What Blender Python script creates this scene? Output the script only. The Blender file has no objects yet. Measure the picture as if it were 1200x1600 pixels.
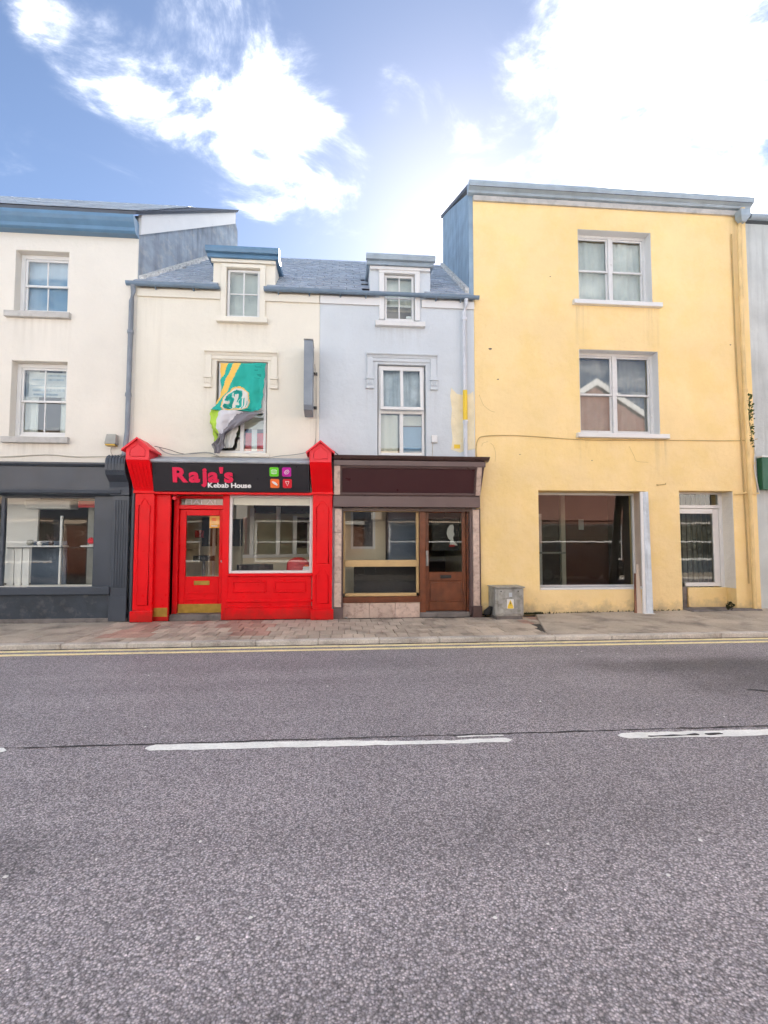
import bpy, bmesh, math, random
from mathutils import Vector, Matrix, noise as mnoise
random.seed(7)
R = math.radians
sc = bpy.context.scene
col = sc.collection

# ------------------------------------------------------------------ camera
cd = bpy.data.cameras.new('camera'); cam = bpy.data.objects.new('camera', cd); col.objects.link(cam)
cd.sensor_fit = 'VERTICAL'; cd.sensor_height = 36; cd.sensor_width = 27; cd.lens = 18
cd.clip_start = .05; cd.clip_end = 2000
cam.location = (0, -9.9, 1.46); cam.rotation_euler = (R(93.3), 0, R(-5.0))
sc.camera = cam
# ------------------------------------------------------------------ sky and sun
SUN_EL, SUN_AZ = R(31.5), R(14)          # azimuth clockwise from +Y (behind the houses, a little to the right)
w = bpy.data.worlds.new('World'); sc.world = w; w.use_nodes = True
nt = w.node_tree; nt.nodes.clear()
def N(t, **k):
    n = nt.nodes.new(t)
    for a, b in k.items(): setattr(n, a, b)
    return n
def L(a, b): nt.links.new(a, b)
def math_(op, a, b=None, clamp=False):
    n = N('ShaderNodeMath', operation=op); n.use_clamp = clamp
    for i, x in enumerate((a, b)):
        if x is None: continue
        if isinstance(x, (int, float)): n.inputs[i].default_value = x
        else: L(x, n.inputs[i])
    return n.outputs[0]
def smooth_(v, lo, hi, a=0., b=1.):
    n = N('ShaderNodeMapRange', interpolation_type='SMOOTHSTEP')
    n.inputs['From Min'].default_value = lo; n.inputs['From Max'].default_value = hi
    n.inputs['To Min'].default_value = a; n.inputs['To Max'].default_value = b
    L(v, n.inputs['Value']); return n.outputs['Result']
sky = N('ShaderNodeTexSky', sky_type='NISHITA'); sky.sun_disc = False
sky.sun_elevation = SUN_EL; sky.sun_rotation = SUN_AZ
sky.altitude = 10; sky.air_density = .62; sky.dust_density = .18; sky.ozone_density = .4
SKY_STRENGTH = .05
tc = N('ShaderNodeTexCoord'); d = tc.outputs['Generated']
sep = N('ShaderNodeSeparateXYZ'); L(d, sep.inputs[0])
zz = math_('MAXIMUM', sep.outputs['Z'], .06)
pl = N('ShaderNodeVectorMath', operation='SCALE'); L(d, pl.inputs[0]); L(math_('DIVIDE', 1.0, zz), pl.inputs['Scale'])
nz = N('ShaderNodeTexNoise'); nz.inputs['Scale'].default_value = 2.8; nz.inputs['Detail'].default_value = 12
nz.inputs['Roughness'].default_value = .62; nz.inputs['Distortion'].default_value = .55
L(pl.outputs[0], nz.inputs['Vector'])
def pix_dir(px, py):                       # direction in which a cloud stands
    yaw, p = R(5.0), R(3.3)
    f = Vector((math.sin(yaw)*math.cos(p), math.cos(yaw)*math.cos(p), math.sin(p)))
    r = Vector((math.cos(yaw), -math.sin(yaw), 0)); u = r.cross(f)
    return (f*800 + r*(px-600) + u*(800-py)).normalized()
def blob(px, py, rad, weight):             # soft cone round a direction
    n = N('ShaderNodeVectorMath', operation='DOT_PRODUCT'); L(d, n.inputs[0]); n.inputs[1].default_value = pix_dir(px, py)
    c = math.cos(R(rad))
    return math_('MULTIPLY', smooth_(n.outputs['Value'], c, 1.0), weight*.82)
clear = blob(500, 280, 53, -.78)                                # the clear blue gap in view
clouds = [(80, 62, 3.6, .70), (125, 92, 5.0, .80), (180, 120, 6.0, .78), (240, 155, 7, .74), (300, 130, 6.5, .60), (330, 190, 7.5, .74), (375, 60, 6, .64), (385, 120, 7, .64), (285, 40, 3.5, .55),
          (400, 245, 7, .84), (455, 120, 5, .60), (455, 200, 7, .74), (520, 265, 5, .66), (630, 130, 3.5, .64), (660, 155, 2.8, .58),
          (765, 250, 8, .72), (840, 215, 9, .86), (900, 160, 9, .82), (950, 230, 13, 1.05), (1030, 180, 11, .84), (1085, 50, 9, .52), (1165, 40, 9, .54), (1000, 300, 14, 1.0), (920, 30, 7, .46), (1160, 240, 13, .52), (830, 310, 12, .8)]
peak = None
for c in clouds:
    q = blob(*c); peak = q if peak is None else math_('MAXIMUM', peak, q)
field = math_('ADD', math_('ADD', smooth_(nz.outputs['Fac'], .25, .75, .20, 1.20), clear), peak)  # cloud cover out of view is raised to brighten the road
dens = math_('POWER', smooth_(field, .0, 1.25), 3.8)
dens = math_('MULTIPLY', dens, smooth_(sep.outputs['Z'], .02, .2))
# cloud radiance: whiter and brighter towards the sun, as thin cloud is
sd = Vector((math.sin(SUN_AZ)*math.cos(SUN_EL), math.cos(SUN_AZ)*math.cos(SUN_EL), math.sin(SUN_EL)))
dn = N('ShaderNodeVectorMath', operation='DOT_PRODUCT'); L(d, dn.inputs[0]); dn.inputs[1].default_value = sd
bright = smooth_(dn.outputs['Value'], .55, 1.0, .85, 1.25)
nz2 = N('ShaderNodeTexNoise'); nz2.inputs['Scale'].default_value = 4.0; nz2.inputs['Detail'].default_value = 8
L(pl.outputs[0], nz2.inputs['Vector'])
bright = math_('MULTIPLY', bright, smooth_(nz2.outputs['Fac'], .3, .7, .8, 1.1))
cc = N('ShaderNodeCombineColor')
L(math_('MULTIPLY', bright, 1.0), cc.inputs[0]); L(math_('MULTIPLY', bright, .985), cc.inputs[1]); L(math_('MULTIPLY', bright, .97), cc.inputs[2])
sk = N('ShaderNodeVectorMath', operation='SCALE'); L(sky.outputs[0], sk.inputs[0]); sk.inputs['Scale'].default_value = SKY_STRENGTH
mix = N('ShaderNodeMix', data_type='RGBA'); L(dens, mix.inputs['Factor']); L(sk.outputs[0], mix.inputs['A']); L(cc.outputs[0], mix.inputs['B'])
bg = N('ShaderNodeBackground'); L(mix.outputs['Result'], bg.inputs['Color']); bg.inputs['Strength'].default_value = 1.0
wo = N('ShaderNodeOutputWorld'); L(bg.outputs[0], wo.inputs['Surface'])
sl = bpy.data.lights.new('sun', 'SUN'); sl.energy = 5.0; sl.angle = R(.6); sl.color = (1, .94, .86)
so = bpy.data.objects.new('sun', sl); col.objects.link(so); so.rotation_euler = (-sd).to_track_quat('-Z', 'Y').to_euler(); so.location = (5, 20, 20)
# ------------------------------------------------------------------ exposure
sc.view_settings.view_transform = 'Standard'; sc.view_settings.look = 'None'
sc.view_settings.exposure = 2.25; sc.view_settings.gamma = 1
sc.cycles.use_denoising = True; sc.cycles.adaptive_threshold = .03; sc.cycles.max_bounces = 8; sc.cycles.transparent_max_bounces = 16
sc.cycles.sample_clamp_indirect = 6

# ================================================================== materials
def M(name, c, rough=.6, var=.10, vs=1.6, bump=.12, bs=70, spec=.4, metal=0, coat=0, streak=0, rnd=0, c2=None, c2s=3., c2lo=.5, c2hi=.65, tr=0, fine=.0, drips=(), splash=0, dirt=(.30, .26, .20)):
    m = bpy.data.materials.new(name); m.use_nodes = True; t = m.node_tree; b = t.nodes['Principled BSDF']
    n = lambda ty: t.nodes.new(ty); l = t.links.new
    pos = n('ShaderNodeNewGeometry').outputs['Position']
    def noise(scale, det=6, vec=None, rg=.55):
        x = n('ShaderNodeTexNoise'); x.inputs['Scale'].default_value = scale; x.inputs['Detail'].default_value = det; x.inputs['Roughness'].default_value = rg
        l(vec or pos, x.inputs['Vector']); return x.outputs['Fac']
    def rng(v, a, b_, lo=.3, hi=.7):
        x = n('ShaderNodeMapRange'); x.inputs[1].default_value = lo; x.inputs[2].default_value = hi; x.inputs[3].default_value = a; x.inputs[4].default_value = b_
        l(v, x.inputs[0]); return x.outputs[0]
    def mul(a, b_):
        x = n('ShaderNodeMath'); x.operation = 'MULTIPLY'; l(a, x.inputs[0]); l(b_, x.inputs[1]); return x.outputs[0]
    k = rng(noise(vs), 1-var, 1+var)
    if fine: k = mul(k, rng(noise(55, 3), 1-fine, 1+fine))
    if streak:
        mp = n('ShaderNodeMapping'); mp.inputs['Scale'].default_value = (7, 7, .45); l(pos, mp.inputs[0])
        k = mul(k, rng(noise(1, 7, mp.outputs[0], .65), 1-streak, 1.02, .30, .55))
    if rnd:
        oi = n('ShaderNodeObjectInfo'); k = mul(k, rng(oi.outputs['Random'], 1-rnd, 1+rnd, 0, 1))
    if c2:
        mx = n('ShaderNodeMix'); mx.data_type = 'RGBA'; l(rng(noise(c2s, 9, None, .65), 0, 1, c2lo, c2hi), mx.inputs['Factor'])
        mx.inputs['A'].default_value = (*c, 1); mx.inputs['B'].default_value = (*c2, 1); src = mx.outputs['Result']
    else:
        rgb = n('ShaderNodeRGB'); rgb.outputs[0].default_value = (*c, 1); src = rgb.outputs[0]
    if drips or splash:
        sp = n('ShaderNodeSeparateXYZ'); l(pos, sp.inputs[0]); tot = None
        def add(a, b_):
            if a is None: return b_
            x = n('ShaderNodeMath'); x.operation = 'MAXIMUM'; l(a, x.inputs[0]); l(b_, x.inputs[1]); return x.outputs[0]
        if drips:
            mp2 = n('ShaderNodeMapping'); mp2.inputs['Scale'].default_value = (11, 11, .5); l(pos, mp2.inputs[0]); sn = rng(noise(1, 5, mp2.outputs[0], .6), 0, 1, .42, .72)
        for (xa, xb, zt, ln, am) in drips:
            q = mul(rng(sp.outputs['X'], 0, 1, xa-.05, xa+.03), rng(sp.outputs['X'], 1, 0, xb-.03, xb+.05))
            q = mul(q, mul(rng(sp.outputs['Z'], 0, am, zt-ln, zt), rng(sp.outputs['Z'], 1, 0, zt, zt+.02))); tot = add(tot, mul(q, sn))
        if splash:
            nn = n('ShaderNodeMath'); nn.operation = 'MULTIPLY_ADD'; l(noise(3.5, 7, None, .7), nn.inputs[0]); nn.inputs[1].default_value = -.9; l(sp.outputs['Z'], nn.inputs[2])
            tot = add(tot, rng(nn.outputs[0], splash, 0, -.42, -.18))
        mx2 = n('ShaderNodeMix'); mx2.data_type = 'RGBA'; l(tot, mx2.inputs['Factor']); l(src, mx2.inputs['A']); mx2.inputs['B'].default_value = (*dirt, 1); src = mx2.outputs['Result']
    s = n('ShaderNodeVectorMath'); s.operation = 'SCALE'; l(src, s.inputs[0]); l(k, s.inputs['Scale'])
    l(s.outputs[0], b.inputs['Base Color'])
    l(rng(noise(vs*4), max(.02, rough-.08), min(1, rough+.08)), b.inputs['Roughness'])
    b.inputs['Specular IOR Level'].default_value = spec; b.inputs['Metallic'].default_value = metal
    b.inputs['Coat Weight'].default_value = coat; b.inputs['Coat Roughness'].default_value = .12
    if bump:
        bp = n('ShaderNodeBump'); bp.inputs['Strength'].default_value = bump; bp.inputs['Distance'].default_value = .02
        ad = n('ShaderNodeMath'); ad.operation = 'ADD'; l(noise(bs, 4), ad.inputs[0]); l(rng(noise(bs*.08, 3), 0, 1.5), ad.inputs[1])
        l(ad.outputs[0], bp.inputs['Height']); l(bp.outputs[0], b.inputs['Normal'])
    return m
def glass_mat(name, tint=(.93, .96, .95), ior=2.1, rough=.0):
    m = bpy.data.materials.new(name); m.use_nodes = True; t = m.node_tree; t.nodes.clear()
    n = t.nodes.new; l = t.links.new
    o = n('ShaderNodeOutputMaterial'); mx = n('ShaderNodeMixShader'); tr = n('ShaderNodeBsdfTransparent'); g = n('ShaderNodeBsdfGlossy'); fr = n('ShaderNodeFresnel')
    tr.inputs[0].default_value = (*tint, 1); g.inputs['Roughness'].default_value = rough; fr.inputs[0].default_value = ior
    # old glass is never quite flat
    bp = n('ShaderNodeBump'); nz = n('ShaderNodeTexNoise'); nz.inputs['Scale'].default_value = 3.5; nz.inputs['Detail'].default_value = 1
    ge = n('ShaderNodeNewGeometry'); l(ge.outputs['Position'], nz.inputs['Vector']); l(nz.outputs['Fac'], bp.inputs['Height'])
    bp.inputs['Strength'].default_value = .012; bp.inputs['Distance'].default_value = .02; l(bp.outputs[0], g.inputs['Normal'])
    fb = n('ShaderNodeMath'); fb.operation = 'SUBTRACT'; fb.inputs[0].default_value = 1; l(ge.outputs['Backfacing'], fb.inputs[1])
    fm = n('ShaderNodeMath'); fm.operation = 'MULTIPLY'; l(fr.outputs[0], fm.inputs[0]); l(fb.outputs[0], fm.inputs[1])      # only the outer face of a pane mirrors
    l(fm.outputs[0], mx.inputs[0]); l(tr.outputs[0], mx.inputs[1]); l(g.outputs[0], mx.inputs[2]); l(mx.outputs[0], o.inputs[0])
    return m
K = {}
K['cream'] = M('cream_render', (.74, .70, .625), .8, .05, .8, .22, 90, .2, fine=.02, drips=((-6.2,-5.05,5.62,.8,.22),(-6.16,-5.0,3.27,.4,.3)))
K['cream2'] = M('ivory_render', (.76, .72, .62), .8, .05, .9, .2, 90, .2, fine=.02, drips=((-2.36,-1.40,5.66,.5,.2),(-3.8,-3.4,6.1,2.6,.2),(-2.6,-2.45,4.4,1.0,.25),(-.62,-.42,4.0,.9,.25)))
K['greyblue'] = M('grey_blue_render', (.575, .62, .655), .8, .06, .9, .2, 90, .2, fine=.02, dirt=(.33,.33,.33), drips=((.69,1.68,5.70,.55,.35),(.5,.65,4.45,1.0,.3),(1.8,1.95,4.45,1.0,.3),(2.3,2.68,6.1,1.8,.25)))
K['yellow'] = M('yellow_render', (.87, .66, .34), .8, .06, .8, .28, 80, .2, fine=.025, c2=(.85, .635, .29), c2s=1.1, c2lo=.45, c2hi=.6, drips=((4.78,5.1,6.33,1.0,.35),(6.3,6.64,6.33,1.2,.4),(4.8,5.05,3.57,.7,.4),(6.45,6.7,3.57,.9,.45),(8.3,8.62,8.3,3.5,.3)), splash=.55)
K['greygreen'] = M('grey_green_render', (.50, .53, .52), .85, .12, 1.4, .3, 60, .2, streak=.2)
K['white'] = M('white_paint', (.70, .70, .69), .35, .03, 3, .03, 40, .45)
K['whiteold'] = M('old_white_paint', (.66, .66, .65), .5, .06, 6, .08, 60, .4, c2=(.5, .48, .44), c2s=14, c2lo=.62, c2hi=.7)
K['sill'] = M('sill_stone', (.50, .485, .46), .8, .12, 5, .2, 60, .25, c2=(.42, .41, .39), c2s=9)
K['gutter'] = M('glare_blue_gutter', (.105, .215, .34), .4, .12, 4, .04, 50, .5)  # blue of the glare over the rooflines is put into the gutter colour
K['gutter3'] = M('glare_blue_eaves_gutter', (.16, .225, .30), .45, .14, 4, .06, 50, .4)  # greyer gutter colour, still carrying the blue of the veiling glare
K['gutter2'] = M('glare_pale_gutter', (.31, .38, .44), .45, .14, 4, .06, 50, .4)  # paler gutter colour with the haze of the glare painted in
K['slate'] = M('roof_slate', (.33, .38, .45), .6, .12, 9, .25, 60, .4, rnd=.11, c2=(.46, .50, .55), c2s=7, c2lo=.52, c2hi=.72)  # kept pale and bluish to paint in the glare veiling the roof
K['slatebase'] = M('roof_under', (.09, .10, .12), .7, .1, 5)
K['gable'] = M('slate_hung_gable', (.29, .34, .40), .75, .25, 3, .3, 40, .3, streak=.35, c2=(.38, .40, .42), c2s=5)
K['gable2'] = M('glare_blue_gable', (.26, .36, .46), .75, .15, 3, .3, 40, .3, streak=.2)  # bluish cast of the glare is put into this gable's colour
K['mortar'] = M('mortar_fillet', (.60, .60, .58), .9, .25, 12, .5, 40, .2, c2=(.36, .36, .36), c2s=16)
K['darkshop'] = M('slate_blue_shopfront_paint', (.048, .060, .080), .40, .10, 3, .04, 60, .4, coat=.1)
K['darkbase'] = M('worn_stallriser_paint', (.040, .050, .065), .6, .25, 4, .12, 60, .35, c2=(.13, .13, .13), c2s=5, c2lo=.5, c2hi=.75)
K['red'] = M('gloss_red_paint', (.76, .003, .008), .34, .07, 3, .05, 50, .2, splash=.5, dirt=(.20,.03,.02))
K['redcap'] = M('faded_red_paint', (.80, .03, .045), .5, .06, 4, .05, 50, .4)
K['black'] = M('black_fascia', (.014, .013, .018), .35, .1, 3, .02, 40, .45)
K['lead'] = M('lead_flashing', (.34, .37, .41), .5, .15, 6, .15, 30, .4)
K['pink'] = M('crimson_letters', (.72, .012, .07), .4, .03, 3, 0)
K['sgreen'] = M('sign_green', (.14, .62, .02), .4, .03, 3, 0)
K['smag'] = M('sign_magenta', (.52, .01, .33), .4, .03, 3, 0)
K['sorange'] = M('sign_orange', (.85, .17, .03), .4, .03, 3, 0)
K['sred'] = M('sign_red', (.65, .012, .03), .4, .03, 3, 0)
K['swhite'] = M('sign_white', (.82, .81, .80), .4, .02, 3, 0)
K['brass'] = M('worn_brass', (.42, .27, .05), .38, .2, 7, .1, 60, .5, metal=.6)
K['brown'] = M('brown_paint', (.085, .050, .046), .33, .08, 3, .04, 40, .45, coat=.2)
K['signbrown'] = M('maroon_sign_board', (.045, .013, .015), .34, .08, 1, 0, 40, .4)
K['brownlt'] = M('taupe_shutter_box', (.125, .085, .082), .4, .08, 3, .04, 40, .4)
K['wood'] = M('varnished_wood', (.15, .042, .014), .36, .28, 5, .08, 50, .45, coat=.3, streak=.25)
K['tan'] = M('tan_painted_wood', (.52, .36, .17), .5, .1, 5, .06, 50, .4)
K['tile'] = M('pink_mottled_marble', (.56, .43, .36), .35, .12, 8, .04, 40, .5, rnd=.08, c2=(.33, .23, .19), c2s=11, c2lo=.48, c2hi=.68)
K['concrete'] = M('pavement_concrete', (.46, .395, .32), .85, .20, 1.3, .35, 60, .25, c2=(.19, .16, .14), c2s=1.8, c2lo=.5, c2hi=.72, fine=.15)
K['paver'] = M('paving_block', (.48, .405, .325), .85, .16, 2.2, .3, 80, .25, rnd=.16, fine=.12, c2=(.19, .155, .13), c2s=1.6, c2lo=.52, c2hi=.72)
K['paverred'] = M('red_paving_block', (.44, .28, .22), .85, .16, 2.2, .3, 80, .25, rnd=.14, fine=.12, c2=(.21, .14, .115), c2s=1.6, c2lo=.52, c2hi=.72)
K['bed'] = M('paving_bed', (.07, .062, .055), .95, .2, 6)
K['kerb'] = M('granite_kerb', (.54, .50, .45), .8, .16, 6, .25, 90, .3, rnd=.1, fine=.2, c2=(.25, .225, .20), c2s=3, c2lo=.5, c2hi=.7)
K['yline'] = M('yellow_road_paint', (.90, .76, .44), .75, .12, 5, .25, 120, .3, fine=.12, c2=(.40, .31, .17), c2s=22, c2lo=.60, c2hi=.68)
K['wline'] = M('white_road_paint', (.84, .84, .81), .7, .07, 5, .25, 120, .3, fine=.1, c2=(.34, .33, .32), c2s=25, c2lo=.66, c2hi=.72)
K['seam'] = M('bitumen_seam', (.045, .045, .048), .7, .2, 5, .2, 90)
K['grit'] = M('gutter_grit', (.085, .072, .06), .95, .4, 9, .3, 60, .2, c2=(.16, .14, .12), c2s=6)
K['steel'] = M('galvanised_steel', (.36, .36, .34), .55, .2, 8, .08, 60, .4, metal=.25, streak=.25, c2=(.25, .25, .22), c2s=9)
K['plastic'] = M('grey_plastic', (.33, .33, .30), .5, .12, 6, .05)
K['cable'] = M('black_cable', (.02, .02, .02), .5, .1)
K['cablegrey'] = M('painted_cable', (.45, .42, .36), .6, .1)
K['cabley'] = M('yellow_painted_cable', (.50, .36, .16), .6, .1)
K['pipegrey'] = M('grey_downpipe', (.22, .25, .29), .45, .12, 5, .05)
K['pipepale'] = M('pale_blue_downpipe', (.58, .61, .66), .55, .1, 5, .1)
K['pipeyel'] = M('yellow_painted_pipe', (.74, .54, .25), .6, .14, 3, .12, streak=.2)
K['peel'] = M('exposed_cream_paint', (.76, .68, .48), .8, .08, 5, .3, 60, .2, c2=(.74, .60, .30), c2s=8, c2lo=.6, c2hi=.7)
K['yellowmark'] = M('bright_yellow_paint', (.80, .56, .05), .6, .05)
K['glass'] = glass_mat('window_glass')
K['glassdk'] = glass_mat('dim_shop_glass', (.82, .84, .82), 1.7)
K['glassshop'] = glass_mat('shop_glass', (.96, .97, .96), 1.55)
K['inwall'] = M('interior_cream_wall', (.74, .66, .50), .7, .05)
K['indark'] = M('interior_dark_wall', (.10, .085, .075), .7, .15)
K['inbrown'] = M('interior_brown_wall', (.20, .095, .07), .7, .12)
K['inlight'] = M('pale_floor', (.62, .56, .46), .5, .1)
K['infloor'] = M('interior_floor', (.22, .18, .14), .4, .15)
K['curtain'] = M('net_curtain', (.66, .66, .62), .9, .06, 6)
K['blind_and_sky'] = M('blue_blind_and_mirrored_sky', (.22, .36, .52), .8, .05)  # blind colour; also paints sky reflection behind the cream house's top panes
K['sheer'] = M('reflection_dulling_sheer', (.30, .285, .27), .9, .06, 6)
K['blind'] = M('cream_blind', (.62, .59, .50), .8, .05)
K['bluepanel'] = M('blue_grey_panel', (.10, .13, .18), .5, .08)
K['redseat'] = M('red_vinyl', (.55, .02, .02), .35, .05)
K['darkwood'] = M('dark_tabletop', (.045, .035, .032), .4, .15)
K['orange'] = M('orange_notice', (.85, .42, .05), .5, .03)
K['paper'] = M('white_paper', (.75, .74, .72), .7, .03)
K['weathered'] = M('weathered_pale_board', (.58, .63, .68), .75, .14, 5, .25, 50, .3, streak=.45)
K['beige'] = M('beige_board', (.56, .45, .36), .7, .1, 3, .1, streak=.12)
K['brick'] = M('red_brick_front', (.27, .14, .11), .8, .15, 5, .3, 40, .2)
K['oppwhite'] = M('opposite_white_render', (.72, .70, .66), .8, .05)
K['opppeach'] = M('opposite_peach_render', (.70, .55, .42), .8, .05)
K['green'] = M('dark_green_sign_paint', (.02, .11, .06), .4, .08)
K['leaf'] = M('weed_leaf', (.07, .11, .035), .7, .3, 30)
K['moss'] = M('moss', (.035, .042, .018), .95, .3, 30)
K['charcoal'] = M('flag_charcoal', (.115, .11, .12), .8, .1)
K['litter'] = M('litter_paper', (.7, .7, .68), .7)
K['skirt'] = M('plinth_stone', (.19, .17, .16), .8, .2, 5, .25, 60, .3, c2=(.11, .10, .09))

def attr_mat(name, attr, rough=.85):
    m = bpy.data.materials.new(name); m.use_nodes = True; t = m.node_tree; b = t.nodes['Principled BSDF']
    a = t.nodes.new('ShaderNodeAttribute'); a.attribute_name = attr; t.links.new(a.outputs['Color'], b.inputs['Base Color'])
    b.inputs['Roughness'].default_value = rough; b.inputs['Specular IOR Level'].default_value = .2; return m

# ================================================================== mesh helpers
ORG = {}
def tag(o, label=None, cat=None, group=None, kind=None):
    if label: o['label'] = label
    if cat: o['category'] = cat
    if group: o['group'] = group
    if kind: o['kind'] = kind
    return o
def thing(name, loc, label, cat, group=None):
    o = bpy.data.objects.new(name, None); o.empty_display_size = .1; o.location = loc; col.objects.link(o)
    ORG[o] = Vector(loc); return tag(o, label, cat, group)
class MB:
    def __init__(s): s.v = []; s.f = []; s.mi = []; s.sm = []
    def add(s, vs, fs, m=0, smooth=False):
        b = len(s.v); s.v += [tuple(x) for x in vs]
        for f in fs: s.f.append(tuple(b+i for i in f)); s.mi.append(m); s.sm.append(smooth)
        return s
    def box(s, x0, x1, y0, y1, z0, z1, m=0):
        return s.add([(x0,y0,z0),(x1,y0,z0),(x1,y1,z0),(x0,y1,z0),(x0,y0,z1),(x1,y0,z1),(x1,y1,z1),(x0,y1,z1)],
                     [(0,3,2,1),(4,5,6,7),(0,1,5,4),(1,2,6,5),(2,3,7,6),(3,0,4,7)], m)
    def hexa(s, p, m=0):          # eight corners, same order as box
        return s.add(p, [(0,3,2,1),(4,5,6,7),(0,1,5,4),(1,2,6,5),(2,3,7,6),(3,0,4,7)], m)
    def prism(s, prof, axis, lo, hi, m=0, smooth=False):   # prof: closed list of (a,b); axis X -> (y,z), Y -> (x,z), Z -> (x,y)
        mk = {'X': lambda t, a, b: (t, a, b), 'Y': lambda t, a, b: (a, t, b), 'Z': lambda t, a, b: (a, b, t)}[axis]
        n = len(prof); vs = [mk(lo, *q) for q in prof] + [mk(hi, *q) for q in prof]
        fs = [(i, (i+1) % n, n+(i+1) % n, n+i) for i in range(n)]
        s.add(vs, fs, m, smooth); s.add(vs, [tuple(range(n))[::-1], tuple(range(n, 2*n))], m); return s
    def tube(s, pts, r, n=8, m=0):
        pts = [Vector(p) for p in pts]; rings = []
        for i, p in enumerate(pts):
            t = (pts[min(i+1, len(pts)-1)] - pts[max(i-1, 0)]).normalized()
            a = t.cross(Vector((0, 0, 1)));
            if a.length < .1: a = t.cross(Vector((1, 0, 0)))
            a.normalize(); b = t.cross(a)
            rr = r[i] if isinstance(r, (list, tuple)) else r
            rings.append([p + (a*math.cos(2*math.pi*k/n) + b*math.sin(2*math.pi*k/n))*rr for k in range(n)])
        vs = [v for q in rings for v in q]; fs = []
        for i in range(len(pts)-1):
            for k in range(n): fs.append((i*n+k, i*n+(k+1) % n, (i+1)*n+(k+1) % n, (i+1)*n+k))
        s.add(vs, fs, m, True); s.add(vs, [tuple(range(n))[::-1], tuple(range(len(vs)-n, len(vs)))], m); return s
    def mesh(s, name, mats, org=Vector((0,0,0)), bevel=0, seg=1):
        bm = bmesh.new(); vv = [bm.verts.new(Vector(p)-org) for p in s.v]
        for f, m, sm in zip(s.f, s.mi, s.sm):
            try: q = bm.faces.new([vv[i] for i in f])
            except ValueError: continue
            q.material_index = m; q.smooth = sm
        bmesh.ops.recalc_face_normals(bm, faces=bm.faces)
        if bevel:
            es = [e for e in bm.edges if len(e.link_faces) == 2 and e.calc_face_angle(0) > .5]
            bmesh.ops.bevel(bm, geom=es, offset=bevel, segments=seg, affect='EDGES', clamp_overlap=True)
        for x in [x for x in bm.verts if not x.link_faces]: bm.verts.remove(x)
        me = bpy.data.meshes.new(name); bm.to_mesh(me); bm.free()
        for m in (mats if isinstance(mats, (list, tuple)) else [mats]): me.materials.append(K[m] if isinstance(m, str) else m)
        return me
    def build(s, name, mats, parent=None, bevel=0, loc=None, seg=1):
        org = ORG[parent] if parent is not None else Vector(loc or (0, 0, 0))
        o = bpy.data.objects.new(name, s.mesh(name, mats, org, bevel, seg)); col.objects.link(o)
        if parent is not None: o.parent = parent
        else: o.location = org
        ORG[o] = org; return o
def bx(name, m, parent, *a, bevel=0, loc=None): return MB().box(*a).build(name, m, parent, bevel, loc)
def inst(me, name, loc, parent, rot=None):
    o = bpy.data.objects.new(name, me); col.objects.link(o); o.parent = parent; o.location = Vector(loc) - ORG[parent]
    if rot: o.rotation_euler = rot
    return o
def wall_mesh(mb, x0, x1, z0, z1, yf, yb, ops, m=0, step=99):
    xs = sorted({x0, x1, *[q for o in ops for q in o[:2] if x0 < q < x1]}); zs = sorted({z0, z1, *[q for o in ops for q in o[2:4] if z0 < q < z1]})
    ins = lambda x, z: any(o[0] < x < o[1] and o[2] < z < o[3] for o in ops)
    solid = [[not ins((xs[i]+xs[i+1])/2, (zs[j]+zs[j+1])/2) for j in range(len(zs)-1)] for i in range(len(xs)-1)]
    g = lambda i, j: 0 <= i < len(xs)-1 and 0 <= j < len(zs)-1 and solid[i][j]
    for i in range(len(xs)-1):
        for j in range(len(zs)-1):
            if not g(i, j): continue
            a, b, c, e = xs[i], xs[i+1], zs[j], zs[j+1]
            mb.add([(a,yf,c),(b,yf,c),(b,yf,e),(a,yf,e)], [(0,1,2,3)], m); mb.add([(a,yb,c),(b,yb,c),(b,yb,e),(a,yb,e)], [(3,2,1,0)], m)
            if not g(i-1, j): mb.add([(a,yf,c),(a,yb,c),(a,yb,e),(a,yf,e)], [(3,2,1,0)], m)
            if not g(i+1, j): mb.add([(b,yf,c),(b,yb,c),(b,yb,e),(b,yf,e)], [(0,1,2,3)], m)
            if not g(i, j-1): mb.add([(a,yf,c),(b,yf,c),(b,yb,c),(a,yb,c)], [(3,2,1,0)], m)
            if not g(i, j+1): mb.add([(a,yf,e),(b,yf,e),(b,yb,e),(a,yb,e)], [(0,1,2,3)], m)
    return mb
def wall(name, m, parent, x0, x1, z0, z1, yf, yb, ops):
    mb = wall_mesh(MB(), x0, x1, z0, z1, yf, yb, ops)
    bm = bmesh.new(); vv = [bm.verts.new(Vector(p)-ORG[parent]) for p in mb.v]
    for f in mb.f: bm.faces.new([vv[i] for i in f])
    bmesh.ops.remove_doubles(bm, verts=bm.verts, dist=1e-4); bmesh.ops.recalc_face_normals(bm, faces=bm.faces)
    # the render is a hand-trowelled coat: softened, slightly wavy arrises
    me = bpy.data.meshes.new(name); bm.to_mesh(me); bm.free(); me.materials.append(K[m])
    o = bpy.data.objects.new(name, me); col.objects.link(o); o.parent = parent; ORG[o] = ORG[parent]
    bv = o.modifiers.new('arris', 'BEVEL'); bv.width = .012; bv.segments = 2; bv.limit_method = 'ANGLE'
    return o
def rough_poly(mb, pts, axis_y, y0, y1, m=0): mb.prism(pts, 'Y', y0, y1, m)
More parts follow.
